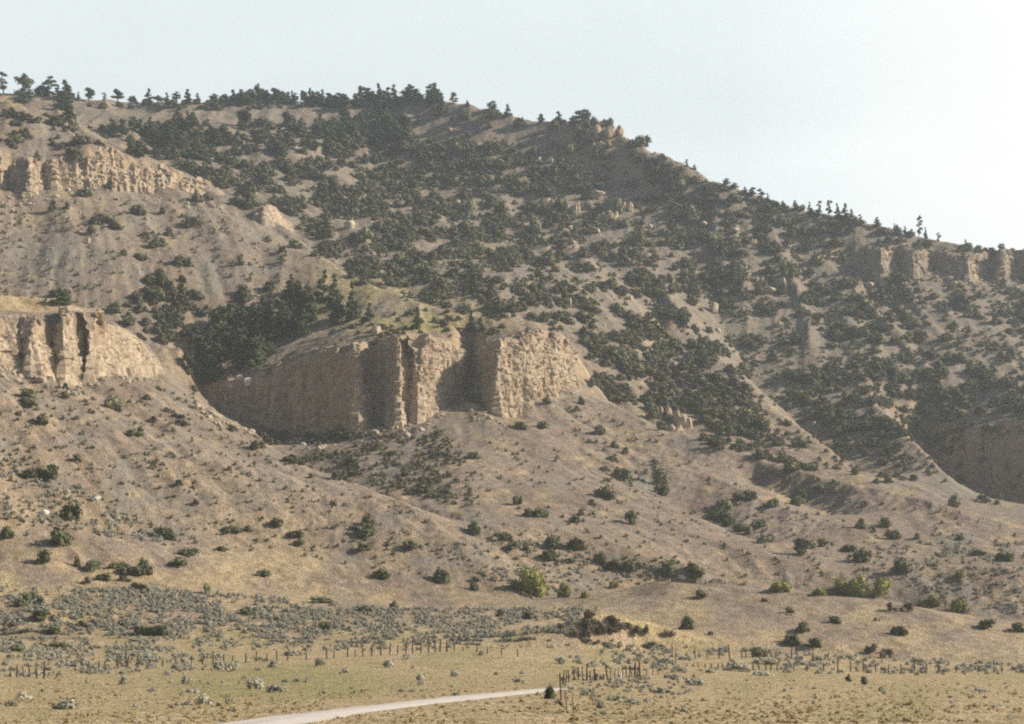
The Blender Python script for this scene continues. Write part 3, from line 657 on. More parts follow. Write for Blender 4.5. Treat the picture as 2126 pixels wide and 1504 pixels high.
SAGES = '255,1415,22,18 388,1413,24,20 425,1455,36,22 475,1455,26,12 530,1422,40,20 575,1432,45,16 390,1460,30,12 135,1465,60,22 25,1462,30,14 50,1445,36,18 565,1380,24,14 485,1388,30,18 455,1385,40,18 665,1378,25,14 605,1358,50,10 675,1437,14,10 872,1408,20,14 945,1400,22,14 806,1380,26,16 735,1438,12,8 845,1366,22,12 1000,1357,14,10 1380,1435,44,12 1440,1418,44,14 1400,1408,30,12 1285,1450,30,14 1310,1455,26,12 1245,1465,20,16 1255,1480,20,10 1220,1440,26,12 1530,1388,60,14 1580,1400,50,8 1195,1395,20,12 1163,1375,30,12 1385,1373,30,12 1590,1375,60,10 1830,1432,18,10 1690,1428,14,8 1835,1437,12,8 2035,1433,40,8 2070,1465,26,8 1420,1475,20,12 1690,1458,10,10 1810,1490,20,6'
WILLOWS = '1108,1216,62,54 1170,1228,36,30 1215,1235,25,14 1275,1216,25,14 1620,1220,52,22 1740,1222,56,30 1782,1220,56,38 1832,1224,48,36 1700,1230,36,16 1930,1252,50,22 1990,1258,46,30'
PINES = '''8,180,40,22,sparse 45,190,38,24,round 48,214,30,32,broad 85,192,18,25,broad 100,202,40,28,sparse 118,198,24,18,sparse 137,207,36,26,cone 130,228,36,34,broad 142,252,35,24,cone 162,204,16,10,cone 185,210,26,20,flag 217,208,17,10,sparse 245,210,25,18,flag 275,213,14,15,broad
307,213,28,16,cone 325,211,16,16,round 348,214,22,14,cone 368,212,24,18,sparse 392,218,30,18,cone 408,213,22,14,cone 445,210,18,20,broad 465,210,16,18,broad 487,218,28,20,cone 483,215,25,14,cone 500,214,22,20,broad 517,217,30,22,broad 536,212,36,14,round 570,213,28,20,flag
587,217,26,22,broad 607,217,26,10,cone 624,214,24,14,flag 641,220,34,14,cone 655,218,26,16,broad 667,217,28,14,cone 690,218,16,14,broad 712,224,28,26,broad 742,222,28,22,broad 757,214,14,12,sparse 784,218,38,20,cone 793,228,30,20,broad 820,216,36,18,cone 852,214,28,38,broad
872,208,12,14,broad 905,214,36,30,cone 915,242,44,22,cone 895,220,20,22,broad 940,214,20,18,sparse 970,223,12,8,cone 1020,233,22,16,broad 1054,243,24,14,cone 1084,262,16,8,cone 1124,253,16,12,broad 1161,257,24,20,cone 1190,258,16,16,broad 1208,250,20,28,broad 1225,247,12,16,broad
1320,292,10,18,broad 1340,303,12,18,broad 1362,313,16,10,cone 1461,364,14,8,cone 1508,385,14,14,broad 1525,394,12,14,broad 1545,402,12,10,cone 1563,410,18,14,sparse 1580,416,20,14,sparse 1595,420,18,10,cone 1625,430,12,8,cone 1651,436,18,13,cone 1664,438,12,12,broad
1682,444,22,10,cone 1700,446,26,12,sparse 1721,450,30,14,sparse 1737,452,28,12,cone 1753,457,32,16,cone 1765,460,24,14,cone 1785,464,18,8,sparse 1823,470,20,16,cone 1858,476,16,7,cone 1879,482,16,10,cone 1895,486,34,12,sparse 1907,490,40,12,sparse 1921,490,22,8,cone 1932,494,18,12,broad
1955,498,20,14,broad 1970,500,16,12,broad 1988,502,26,14,cone 2031,510,28,12,round 2055,512,14,5,cone 2080,515,12,12,broad 2104,520,10,14,broad 1441,352,10,8,cone 1490,374,10,10,broad
670,628,62,28,cone 690,642,66,26,cone 702,672,60,32,broad 735,664,72,26,cone 765,668,36,24,cone 865,684,34,20,cone 980,690,40,20,cone 985,610,50,22,cone 1349,688,34,16,cone 125,632,26,34,broad'''
# dense patches: (kind, number, width range, height range, polygon)
PATCH = [
 ('pine', 120, (14, 24), (22, 36), [(200,262),(330,250),(480,240),(700,240),(880,244),(850,285),(720,300),(620,312),(480,315),(350,330),(280,312)]),
 ('pine', 56, (20, 32), (38, 58), [(430,700),(470,640),(540,600),(620,590),(645,640),(640,690),(560,720),(450,770),(395,790),(385,760)]),
 ('shrub', 130, (16, 30), (10, 20), [(370,760),(420,660),(520,590),(640,600),(660,690),(560,730),(480,790),(400,815)]),
 ('shrub', 110, (16, 30), (10, 18), [(200,262),(880,244),(850,285),(620,312),(480,330),(300,318)]),
 ('shrub', 80, (16, 32), (10, 18), [(270,570),(410,580),(440,640),(400,720),(330,720),(260,650)]),
 ('shrub', 360, (20, 40), (10, 18), [(330,330),(470,330),(620,335),(760,270),(930,280),(960,400),(1000,600),(880,600),(760,580),(670,520),(610,450),(520,400),(440,385)]),
 ('shrub', 240, (18, 36), (8, 15), [(900,300),(1100,310),(1330,400),(1380,640),(1300,680),(1000,640),(940,450)]),
 ('shrub', 140, (16, 36), (8, 15), [(1330,320),(1600,430),(1750,520),(1700,640),(1500,640),(1380,560)]),
 ('shrub', 280, (20, 40), (10, 19), [(1210,680),(1400,640),(1500,700),(1560,830),(1640,960),(1500,930),(1390,880),(1220,790)]),
 ('shrub', 210, (14, 34), (6, 13), [(1560,600),(2240,610),(2240,860),(1900,930),(1700,860),(1600,720)]),
 ('shrub', 190, (20, 40), (9, 16), [(1640,780),(1800,740),(2240,780),(2240,870),(1930,880),(1880,930),(1720,880)]),
 ('shrub', 36, (14, 28), (8, 14), [(1700,900),(1850,880),(1900,1000),(1790,1000)]),
 ('shrub', 50, (16, 34), (8, 16), [(1890,890),(1960,890),(2240,1010),(2240,1095),(2060,1060),(1950,960)]),
 ('shrub', 90, (14, 28), (8, 14), [(1290,285),(1500,385),(1700,455),(2240,530),(2240,550),(1700,490),(1480,420),(1290,340)]),
 ('shrub', 120, (8, 18), (5, 10), [(580,910),(740,900),(880,890),(960,940),(960,1050),(800,1010),(640,960)]),
 ('shrub', 60, (14, 28), (8, 16), [(520,890),(600,905),(740,895),(740,905),(600,925),(560,920)]),
 ('shrub', 60, (12, 26), (6, 12), [(690,660),(900,640),(1190,650),(1200,685),(1050,690),(740,705)]),
 ('shrub', 60, (12, 24), (6, 12), [(-90,212),(140,240),(260,305),(200,310),(-90,300)]),
 ('shrub', 60, (12, 26), (6, 13), [(600,440),(760,560),(1000,600),(980,650),(860,620),(740,590),(650,530)]),
 ('shrub', 70, (14, 26), (7, 12), [(130,214),(480,212),(900,204),(900,222),(500,226),(130,226)]),
 ('tuft', 1900, (8, 18), (5, 9), [(330,330),(620,335),(760,270),(1100,300),(1330,400),(1400,660),(1000,660),(760,590),(610,450)]),
 ('tuft', 1900, (8, 18), (4, 8), [(1330,320),(1750,480),(2240,560),(2240,860),(1900,1000),(1640,960),(1480,760)]),
 ('tuft', 420, (7, 14), (4, 8), [(560,905),(740,900),(900,885),(965,930),(985,1060),(800,1020),(640,965)]),  # tufts added to darken this slope in place of its shade
 ('tuft', 260, (8, 16), (5, 9), [(1210,680),(1500,640),(1640,960),(1500,930),(1240,800)]),
 ('small', 330, (5, 13), (4, 8), [(-90,400),(440,420),(640,540),(720,600),(600,600),(300,560),(200,640),(-90,610)]),
 ('small', 700, (5, 14), (4, 8), [(-90,790),(340,790),(560,950),(900,1080),(900,1210),(600,1150),(-90,1110)]),
 ('small', 130, (5, 12), (4, 8), [(380,740),(740,700),(940,700),(760,730),(500,790),(400,830)]),
 ('small', 520, (5, 14), (4, 8), [(960,850),(1100,900),(1200,820),(1500,950),(1850,1030),(2240,1110),(2240,1200),(1500,1200),(1000,1240)]),
 ('small', 420, (6, 14), (4, 8), [(1300,400),(1700,480),(2240,600),(2240,760),(1560,760),(1400,600)]),
 ('small', 220, (6, 14), (4, 8), [(1600,700),(2240,700),(2240,860),(1950,1010),(1750,950)]),
 ('small', 420, (6, 14), (4, 8), [(900,280),(1350,320),(1400,660),(1000,660),(700,600),(600,450),(500,340)]),
 ('sage', 4000, (6, 15), (4, 8), [(-90,1215),(420,1225),(800,1262),(1250,1262),(1150,1345),(700,1352),(-90,1345)]),
 ('sage', 560, (8, 18), (5, 9), [(-90,1335),(420,1345),(560,1370),(380,1395),(130,1400),(-90,1410)]),
 ('sage', 420, (8, 18), (5, 9), [(1150,1325),(1500,1345),(2240,1385),(2240,1402),(1400,1396),(1200,1385)]),
 ('sage', 480, (6, 14), (4, 7), [(1780,1130),(2240,1120),(2240,1290),(2000,1260),(1840,1200)]),
 ('sage', 160, (8, 16), (5, 8), [(1160,1402),(1450,1402),(1440,1440),(1300,1465),(1190,1450)]),
 ('sage', 60, (8, 20), (5, 10), [(-90,1400),(1100,1380),(1100,1430),(560,1480),(-90,1490)]),
 ('sage', 60, (8, 18), (4, 8), [(1300,1410),(2240,1410),(2240,1500),(1300,1500)]),
 ('sage', 330, (7, 15), (5, 9), [(-90,940),(120,960),(240,1060),(420,1120),(330,1130),(-90,1060)]),
 ('sage', 260, (6, 13), (4, 7), [(850,1130),(1100,1120),(1500,1210),(1700,1215),(1350,1210),(1100,1240)]),
]
BOULDERS = '782,688,22,22 725,465,20,24 815,675,12,9 830,683,9,7 1055,655,12,14 1180,628,18,24 1303,705,8,16 1530,795,10,14 1485,640,16,26 1395,815,12,16 1620,675,16,10 1225,285,12,14 1141,333,14,14 1120,333,10,14 1240,402,30,12 950,425,12,18 1005,420,9,10 1525,478,20,10 1460,466,14,10 1600,602,20,12 1800,592,26,12 1490,685,12,14 1570,875,10,8 1640,842,10,10 1690,880,10,10 1325,1425,8,6 1400,1421,7,7 1835,1350,10,11 1778,1360,7,8 1940,1367,6,6 182,1414,8,7 315,1437,4,4 1025,1120,14,9 1410,745,12,10 1205,615,10,10 870,640,8,8 1100,545,8,10 960,520,8,10 1670,560,8,8 1700,455,10,7 1350,470,10,10 1250,505,12,9 580,1330,10,6 600,1322,8,6 255,1296,6,6 1240,480,12,10 1310,620,10,12 1215,660,9,12 185,500,8,12 1000,1145,6,5'
WHITES = '90,1064,26,13 202,1034,14,10 856,1139,9,5 1415,1201,14,10 516,790,17,20'
CRAGS = '1135,418,24,32 1190,428,26,34 1300,424,26,32 1100,432,16,22 1262,442,40,26 1232,268,36,44 1256,264,40,46 1277,266,30,40 1292,287,24,24 1245,300,44,30 1620,582,20,28 1578,578,16,26 1378,850,30,44 1412,862,40,56 1395,885,36,24 1000,300,26,16 945,270,26,16 1545,640,16,14 1655,530,30,18 1560,500,20,16 1440,500,12,12 880,560,14,14 1180,470,18,14 560,455,24,24 1680,618,20,14'
def parse(s): return [tuple(float(x) if x[0].isdigit() else x for x in t.split(',')) for t in s.split()]
def inpoly(x, y, P):
    c = False; j = len(P) - 1
    for i in range(len(P)):
        (xi, yi), (xj, yj) = P[i], P[j]
        if (yi > y) != (yj > y) and x < (xj - xi) * (y - yi) / (yj - yi) + xi: c = not c
        j = i
    return c
def fill(n, P, wr, hr, noise=True):
    us = [p[0] for p in P]; vs_ = [p[1] for p in P]; out = []; tries = 0
    while len(out) < n and tries < n * 40:
        tries += 1; u = random.uniform(min(us), max(us)); v = random.uniform(min(vs_), max(vs_))
        if not inpoly(u, v, P): continue
        if noise and float(vn(u / 34., v / 15., 71)) + .5 * float(vn(u / 12., v / 7., 72)) < random.uniform(-.62, .28): continue
        k = random.random() ** 1.6; out.append((u, v, wr[0] + (wr[1] - wr[0]) * k, hr[0] + (hr[1] - hr[0]) * (.3 * random.random() + .7 * k)))
    return out
def split_big(u, v, w, h):
    if w <= 46 and h <= 36: return [(u, v, w, h)]
    n = max(2, int(round(w * h / 420))); out = []
    for k in range(n):
        a = random.uniform(0, 6.28); q = math.sqrt(random.random())
        out.append((u + q * (w / 2 - 10) * math.cos(a), v + q * max(0, h / 2 - 6) * math.sin(a), random.uniform(20, 36), random.uniform(13, 20)))
    return out
tuf = []; skyv0 = lambda u: float(np.interp(u, [p[0] for p in LINES[-1][1]], [p[1] for p in LINES[-1][1]]))
shr = []; pin = []; sag = []; sml = []; wil = []
for t in parse(SHRUBS): shr += [(*q, 'a') for q in split_big(*t)]
for kind, n, wr, hr, P in PATCH:
    its = fill(n, P, wr, hr)
    if kind == 'shrub': shr += [(*q, 'b') for q in its]
    elif kind == 'small': sml += its
    elif kind == 'tuft': tuf += its
    elif kind == 'sage': sag += its
    else: pin += [(u, v + h / 2, h, w, random.choice(['cone', 'cone', 'broad', 'broad', 'sparse', 'round'])) for u, v, w, h in its]
for k in range(42):
    u = random.uniform(470, 905); pin.append((u, skyv0(u) + random.uniform(2, 9), random.uniform(16, 30), random.uniform(14, 24), random.choice(['cone', 'broad', 'broad', 'sparse'])))
for k in range(26):
    u = random.uniform(1420, 2120); pin.append((u, skyv0(u) + random.uniform(2, 9), random.uniform(8, 18), random.uniform(8, 14), random.choice(['cone', 'broad', 'broad', 'sparse'])))
pin = parse(PINES) + pin
sag = [t for t in parse(SAGES)] + sag
SKY_U = [p[0] for p in LINES[-1][1]]; SKY_V = [p[1] for p in LINES[-1][1]]
def skyv(u): return float(np.interp(u, SKY_U, SKY_V))
# names of places, used in the labels
PLACES = [
 ('on the grassy flat in front of the fences', lambda u, v, D: D < 235),
 ('in the low ground between the fences and the brown toe of the hill', lambda u, v, D: D < 375 and u < 1150),
 ('around the small dark mound right of centre', lambda u, v, D: D < 375 and u < 1450),
 ('along the eroded bank above the right-hand fence', lambda u, v, D: D < 375),
 ('on the golden mound in front of the yellow-green willows', lambda u, v, D: D < 412 and u > 1180 and v > 1200),
 ('at the foot of the lower left hill', lambda u, v, D: D < 445 and u < 700 and v > 1050),
 ('in the hollow below the middle talus', lambda u, v, D: D < 500 and u < 1240 and v > 1040),
 ('along the creek line behind the golden mound', lambda u, v, D: D < 475 and u < 1560 and v > 1090),
 ('on the sage flat at lower right', lambda u, v, D: D < 475 and v > 1090),
 ('on the talus below the lower left cliff', lambda u, v, D: D < 560 and u < 720 and v > 765),
 ('on the grassy top of the lower left hill', lambda u, v, D: D < 600 and u < 380),
 ('in the shaded talus under the middle cliff', lambda u, v, D: D < 610 and u < 965 and v > 885),
 ('on the sunny talus below the middle cliff', lambda u, v, D: D < 640 and u < 1430 and v > 800),
 ('in the gullies between the right-hand talus spurs', lambda u, v, D: D < 600 and v > 950),
 ('in the dark wooded gully left of the middle cliff', lambda u, v, D: D < 720 and u < 700 and v > 540),
 ('on the grassy shelf above the middle cliff', lambda u, v, D: D < 730 and u < 1240 and v < 760),
 ('in the brushy ravine right of the middle cliff', lambda u, v, D: u > 1190 and u < 1600 and v > 640),
 ('in the mouth of the shaded side canyon at the right edge', lambda u, v, D: u > 1780 and v > 880),
 ('on the spur left of the shaded side canyon', lambda u, v, D: u > 1580 and v > 820),
 ('on the hazy slope below the right-edge cliff band', lambda u, v, D: u > 1560 and v > 590),
 ('around the right-edge cliff band', lambda u, v, D: u > 1720),
 ('just under the descending skyline on the right', lambda u, v, D: u > 1290 and v < skyv(u) + 60),
 ('on the upper right slope of the main hill', lambda u, v, D: u > 1330),
 ('around the rocky knob on the skyline', lambda u, v, D: u > 1130 and v < 350),
 ('among the pale outcrops halfway up the main hill', lambda u, v, D: u > 920 and v > 360 and v < 510),
 ('on the upper face of the main hill below the highest pines', lambda u, v, D: u > 880 and v < 370),
 ('on the lower face of the main hill above the shelf', lambda u, v, D: u > 880),
 ('on the upper left hillside beneath its cliff band', lambda u, v, D: D < 800 and u < 660),
 ('above the upper left cliff band', lambda u, v, D: D < 850 and u < 470),
 ('in the dark forest band under the left skyline', lambda u, v, D: v < 335),
 ('on the dark brushy slope left of the main hill face', lambda u, v, D: True)]
def place(u, v, D):
    for k, (n, f) in enumerate(PLACES):
        if f(u, v, D): return k, n
ORD = ['', 'second', 'third', 'fourth', 'fifth', 'sixth', 'seventh', 'eighth', 'ninth', 'tenth']
def ordinal(i, n): return 'leftmost' if i == 0 else 'rightmost' if i == n - 1 else ORD[i] + ' from the left'
NUM = ['no', 'one', 'two', 'three', 'four', 'five', 'six', 'seven', 'eight']
def label_set(objs, plural, single, top=6, min_share=1.0):
    """objs: (object, u, v, D, area). The biggest few of each place get labels of their own, the rest share one."""
    by = {}
    for t in objs: by.setdefault(place(t[1], t[2], t[3])[0], []).append(t)
    for k, ts in by.items():
        pl = PLACES[k][1]; ts.sort(key=lambda t: -t[4]); n = min(top, len(ts)) if len(ts) > 1 else 1
        if len(ts) > top and ts[top - 1][4] < 1.15 * ts[top][4]: n = max(3, top - 2)
        big = sorted(ts[:n], key=lambda t: t[1])
        for i, t in enumerate(big):
            if len(ts) == 1: t[0]['label'] = '%s standing alone %s' % (single, pl)
            else: t[0]['label'] = '%s of the %s biggest %s %s' % (ordinal(i, n), NUM[n], plural, pl)
            t[0]['group'] = '%s %s' % (plural, pl)
        for t in ts[n:]:
            t[0]['label'] = 'smaller %s %s' % (single, pl); t[0]['group'] = '%s %s' % (plural, pl)

# ------------------------------------------------------------------ dark shrubs and junipers, a few standing in for patches of shade: the 300 that show largest are objects, the rest one mass
def stand(u, vbase):
    x, y, z, D = hit(u, vbase); return x, y, z, D
items = []
for (u, v, w, h, src) in shr:
    x, y, z, D = stand(u, v + h * .42)
    if D > 1150 or v + h * .42 < skyv(u) + 2: continue
    s = D / FP; items.append((w * h * (1.6 if src == 'a' else .8) * (1.5 if v > 1000 else 1), u, v, D, x, y, z, w * s * 1.28, h * s * 1.2))
items.sort(key=lambda t: -t[0])
ind = items[:300]; rest = items[300:]
L_obj = []
for k, (a, u, v, D, x, y, z, w, h) in enumerate(ind):
    jun = (v > 1000 and D < 480) or random.random() < .45
    me = random.choice(JUN if jun else SCR)
    o = link('shrub', me, (x, y, z - .12 * h), (w * random.uniform(.9, 1.1), w * random.uniform(.8, 1.0), h * 1.1), random.uniform(0, 6.28))
    o['category'] = 'shrub'; L_obj.append((o, u, v, D, w * h / D ** 2))
label_set(L_obj, 'dark green shrubs', 'dark green shrub')
b = [(x, y, z - .1 * h, w, w * .9, h * 1.1, random.uniform(0, 6.28)) for (a, u, v, D, x, y, z, w, h) in rest]
bulk('brush', SCR_V, b, M_BRUSH, 'dark green brush spread over the hillsides between the larger shrubs', 'brush')
b = []
for (u, v, w, h) in sml:
    x, y, z, D = stand(u, v)
    if D > 1150 or v < skyv(u) + 3: continue
    s = D / FP; b.append((x, y, z - .05, w * s, w * s, h * s * 1.2, random.uniform(0, 6.28)))
bulk('low_scrub', SAG_V, b, M_SCRUB, 'low grey-green scrub dotted over the dry slopes', 'scrub')
b = []
for (u, v, w, h) in tuf:
    x, y, z, D = stand(u, v + h * .3)
    if D > 1150 or v < skyv(u) + 3: continue
    s = D / FP; b.append((x, y, z - .1, w * s * 1.2, w * s, h * s * 1.3, random.uniform(0, 6.28)))
bulk('low_brush', SCR_V, b, M_SCRUB, 'olive low brush filling in between the shrubs of the big hill, and standing in for shade on the middle talus', 'brush')
# dry brush on the mound and bank, thickened on the mound to stand in for its shade
L_obj = []
for t in parse(DRY):
    for (u, v, w, h) in split_big(*t):
        x, y, z, D = stand(u, v + h * .4); s = D / FP
        o = link('dry_shrub', random.choice(DED), (x, y, z - .1), (w * s, w * s * .9, h * s * 1.2), random.uniform(0, 6.28))
        o['category'] = 'dry shrub'; L_obj.append((o, u, v, D, w * h))
label_set(L_obj, 'dark brown dry bushes', 'dark brown dry bush')
# sagebrush
items = []
for k, (u, v, w, h) in enumerate(sag):
    x, y, z, D = stand(u, v + h * .4); s = D / FP
    if D > 700: continue
    items.append((w * h * (3 if k < 60 else 1), u, v, D, x, y, z, w * s * 1.15, h * s * 1.05))
items.sort(key=lambda t: -t[0]); L_obj = []
for (a, u, v, D, x, y, z, w, h) in items[:300]:
    o = link('sagebrush', random.choice(SAG), (x, y, z - .08), (w * 1.05, w * .95, h * 1.25), random.uniform(0, 6.28))
    o['category'] = 'sagebrush'; L_obj.append((o, u, v, D, w * h / D ** 2))
label_set(L_obj, 'grey sagebrush clumps', 'grey sagebrush clump')
bulk('sagebrush_cover', SAG_V, [(x, y, z - .05, w, w, h * 1.2, random.uniform(0, 6.28)) for (a, u, v, D, x, y, z, w, h) in items[300:]], M_SAGE, 'pale grey sagebrush cover over the flats and hill foot', 'sagebrush')
b = []
for k in range(4200):
    u = random.uniform(-150, 2270); v = 1372 + 132 * random.random() ** .8; x, y, z, D = stand(u, v)
    if D > 340 or D < 60 or float(vn(x / 6, y / 14, 77)) + .4 * random.random() < -.25: continue
    if float(seg_dist(np.array([x]), np.array([y]), rp)[0]) < 1.45: continue
    w = random.uniform(.12, .34) * (1.6 if random.random() < .06 else 1); b.append((x, y, z - .03, w, w, w * random.uniform(.25, .6), random.uniform(0, 6.28)))
bulk('grass_tufts', SAG_V, b, M_GRASS, 'tufts of dry golden grass over the near flats', 'grass')
# willows
WL = ['tall yellow-green willow bush left of the golden mound', 'rounder willow bush just right of the tall one', 'small low willow beside the two at the mound', 'tiny pale willow at the left end of the golden mound',
      'separate low yellow willow left of the long thicket', 'third willow of the long yellow thicket, counted from its right', 'highest willow in the long yellow thicket', 'right-hand end willow of the long yellow thicket',
      'low left-hand end willow of the long yellow thicket', 'left of the two willows on the slope right of the thicket', 'rightmost yellow willow of all, below the sage flat']
for k, (u, v, w, h) in enumerate(parse(WILLOWS)):
    x, y, z, D = stand(u, v + h * .42); s = D / FP
    r_ = bpy.data.objects.new('willow_bush', None); sc.collection.objects.link(r_); r_.location = (x, y, z - .3); r_.rotation_euler = (0, 0, k * 1.7)
    tag(r_, WL[k], 'willow', 'yellow-green willows along the creek')
    c = link('crown', WIL[k % 4], (0, 0, 0), (w * s * 1.1, w * s, h * s * 1.25), 0, r_)
    t = link('stem', PIN['sparse'][0][1], (0, 0, -.1), (h * s, h * s, h * s * .8), 0, r_)
# pines
sk = []; oth = []
for k, t in enumerate(pin):
    u, vb, h, w, fm = t; on_sky = k < len(parse(PINES)) and abs(vb - skyv(u)) < 14
    x, y, z, D = stand(u, max(vb, skyv(u) + 3)); s = D / FP
    if D > 1150: continue
    r_ = bpy.data.objects.new('pine_tree', None); sc.collection.objects.link(r_); r_.location = (x, y, z - .2); r_.rotation_euler = (0, 0, random.uniform(-.6, .6) if fm == 'flag' else random.uniform(0, 6.28))
    r_['category'] = 'pine tree'
    cm, tm = random.choice(PIN[fm]); W0 = {'cone': .5, 'round': .55, 'flag': .45, 'sparse': .5, 'broad': .85}[fm]
    hh = h * s * 1.12; ww = w * s / W0 * 1.45
    link('crown', cm, (0, 0, 0), (ww, ww, hh), 0, r_); link('trunk', tm, (0, 0, 0), (ww, ww, hh), 0, r_)
    (sk if on_sky else oth).append((r_, u, vb, D, w * h, fm))
oth2 = [t[:5] for t in oth]; label_set(oth2, 'dark pines', 'dark pine', 6)
SECT = [(0, 150, 'at the left end of the skyline'), (150, 300, 'on the flat skyline above the upper left cliff'), (300, 430, 'on the flat skyline left of the dense row'), (430, 560, 'at the start of the dense skyline row'),
        (560, 680, 'in the middle of the dense skyline row'), (680, 830, 'on the skyline left of the summit'), (830, 960, 'on the highest summit'), (960, 1140, 'on the bare skyline right of the summit'),
        (1140, 1300, 'on the rocky knob'), (1300, 1600, 'on the steep skyline right of the knob'), (1600, 1690, 'at the upper end of the right skyline row'), (1690, 1800, 'in the tall clump of the right skyline row'),
        (1800, 1915, 'midway down the right skyline row'), (1915, 2000, 'beyond the two tall thin skyline pines'), (2000, 2200, 'at the right end of the skyline')]
FW = dict(cone='pointed', round='round-topped', flag='wind-swept', sparse='thin open', broad='bushy')
for a, b_, pl in SECT:
    ts = sorted([t for t in sk if a <= t[1] < b_], key=lambda t: t[1]); n = len(ts)
    for i, t in enumerate(ts):
        t[0]['label'] = ('%s pine %s, %s' % (FW[t[5]], pl, ordinal(i, n) if n > 1 else 'only one there')); t[0]['group'] = 'pines along the skyline'
# rocks
L_obj = []
for k, (u, v, w, h) in enumerate(parse(BOULDERS)):
    x, y, z, D = stand(u, v + h * .4); s = D / FP
    o = link('boulder', RCK[k % 5], (x, y - .2, z + h * s * .28), (w * s * .62, w * s * .55, h * s * .66), random.uniform(0, 6.28))
    o['category'] = 'boulder'; L_obj.append((o, u, v, D, w * h))
label_set(L_obj, 'pale boulders', 'pale boulder', 8)
WHL = ['long white rock on the lower left hillside near the left edge', 'white rock uphill of the long white one on the lower left hill', 'tiny bright white stone in the hollow below the middle talus', 'white rock at the left tip of the golden mound beside dark junipers', 'cream boulder catching sun in front of the shaded middle cliff wall']
for k, (u, v, w, h) in enumerate(parse(WHITES)):
    x, y, z, D = stand(u, v + h * .4); s = D / FP
    if k == 4: y -= 2.5; x = (u - UC) / FP * y; z = HC + (VH - v - h * .4) / FP * y
    o = link('white_boulder', RCW[k % 3], (x, y, z + h * s * .25), (w * s * .62, w * s * .55, h * s * .66), k); tag(o, WHL[k], 'boulder')
L_obj = []
for k, (u, v, w, h) in enumerate(parse(CRAGS)):
    x, y, z, D = stand(u, v + h * .4); s = D / FP; h *= .7 if v < 310 else 1
    o = link('rock_outcrop', CRG[k % 5], (x, y, z - h * s * .15), (w * s * 1.2, w * s * 1.2, h * s * 1.1), random.uniform(-.5, .5))
    o['category'] = 'rock outcrop'; L_obj.append((o, u, v, D, w * h))
label_set(L_obj, 'tan rock outcrops', 'tan rock outcrop', 8)
b = []
for n, P, wr, hr in [(700, [(0,790),(340,790),(560,950),(760,1060),(500,1110),(0,1060)], (2, 6), (2, 4)), (350, [(0,395),(450,420),(640,540),(300,560),(0,600)], (2, 7), (2, 5)),
                 (450, [(960,850),(1100,900),(1200,820),(1500,950),(1700,1160),(1200,1120)], (2, 5), (1, 3)), (1100, [(930,300),(1500,400),(2126,600),(2126,760),(1560,900),(1380,700),(980,640)], (3, 8), (2, 6)),
                 (120, [(0,1380),(2126,1400),(2126,1490),(0,1490)], (2, 4), (1, 3))]:
    for (u, v, w, h) in fill(n, P, wr, hr, False):
        x, y, z, D = stand(u, v); s = D / FP
        if v < skyv(u) + 5: continue
        b.append((x, y, z, w * s * .5, w * s * .45, h * s * .5, random.uniform(0, 6.28)))
for key in 'EFGR':                       # rubble fallen at the cliff feet
    cu_ = [p[0] for p in CLIFFS[key]]; cv_ = [p[1] for p in CLIFFS[key]]
    for q in range({'E': 150, 'F': 260, 'G': 120, 'R': 120}[key]):
        u = random.uniform(max(0, cu_[0]), min(2126, cu_[-1])); v = float(np.interp(u, cu_, cv_)) + 3 + 26 * random.random() ** 2.2
        x, y, z, D = stand(u, v); w = random.uniform(.35, .8) + 1.3 * random.random() ** 6; b.append((x, y, z + w * .1, w, w * .8, w * .7, random.uniform(0, 6.28)))
bulk('scree', RCK_V, b, M_STONE, 'pale loose stones scattered over the slopes', 'scree')
# ------------------------------------------------------------------ fences
def post_geo(h, r, seed):
    rr = np.random.default_rng(seed); n = 7; rings = []
    for k, z in enumerate([-.35, 0, h * .5, h * .97, h]):
        a = np.arange(n) * 2 * math.pi / n; rad = r * (1.1, 1.05, .95, .9, .6)[k] * (1 + .12 * rr.normal(size=n))
        rings.append(np.stack([rad * np.cos(a) + .02 * rr.normal(), rad * np.sin(a), np.full(n, z)], 1))
    v = np.concatenate(rings + [np.array([[0, 0, h]])]); f = []
    for k in range(4):
        for i in range(n):
            j = (i + 1) % n; f += [(k * n + i, k * n + j, (k + 1) * n + j), (k * n + i, (k + 1) * n + j, (k + 1) * n + i)]
    for i in range(n): f.append((4 * n + i, 4 * n + (i + 1) % n, 5 * n))
    return v, np.array(f)
POSTM = [tri_obj_mesh('post', *post_geo(1.0, .06, 700 + i), M_POST) for i in range(4)]
def beam(name, a, b, r, mat, parent):
    a, b = np.array(a, float), np.array(b, float); n = max(2, int(np.linalg.norm(b - a) / 3) + 1)
    P = [a + (b - a) * t - np.array([0, 0, .06 * math.sin(math.pi * t)]) * (r < .03) for t in np.linspace(0, 1, n)]
    d = (b - a) / np.linalg.norm(b - a); x = np.cross(d, (.1, .2, 1)); x /= np.linalg.norm(x); y = np.cross(d, x)
    an = np.arange(5) * 2 * math.pi / 5; ring = (np.cos(an)[:, None] * x + np.sin(an)[:, None] * y) * r
    v = np.concatenate([p + ring for p in P]); f = []
    for k in range(n - 1):
        for i in range(5): j = (i + 1) % 5; f += [(k * 5 + i, k * 5 + j, (k + 1) * 5 + j), (k * 5 + i, (k + 1) * 5 + j, (k + 1) * 5 + i)]
    return mesh_obj(name, v, np.array(f), mat, parent, smooth=False)
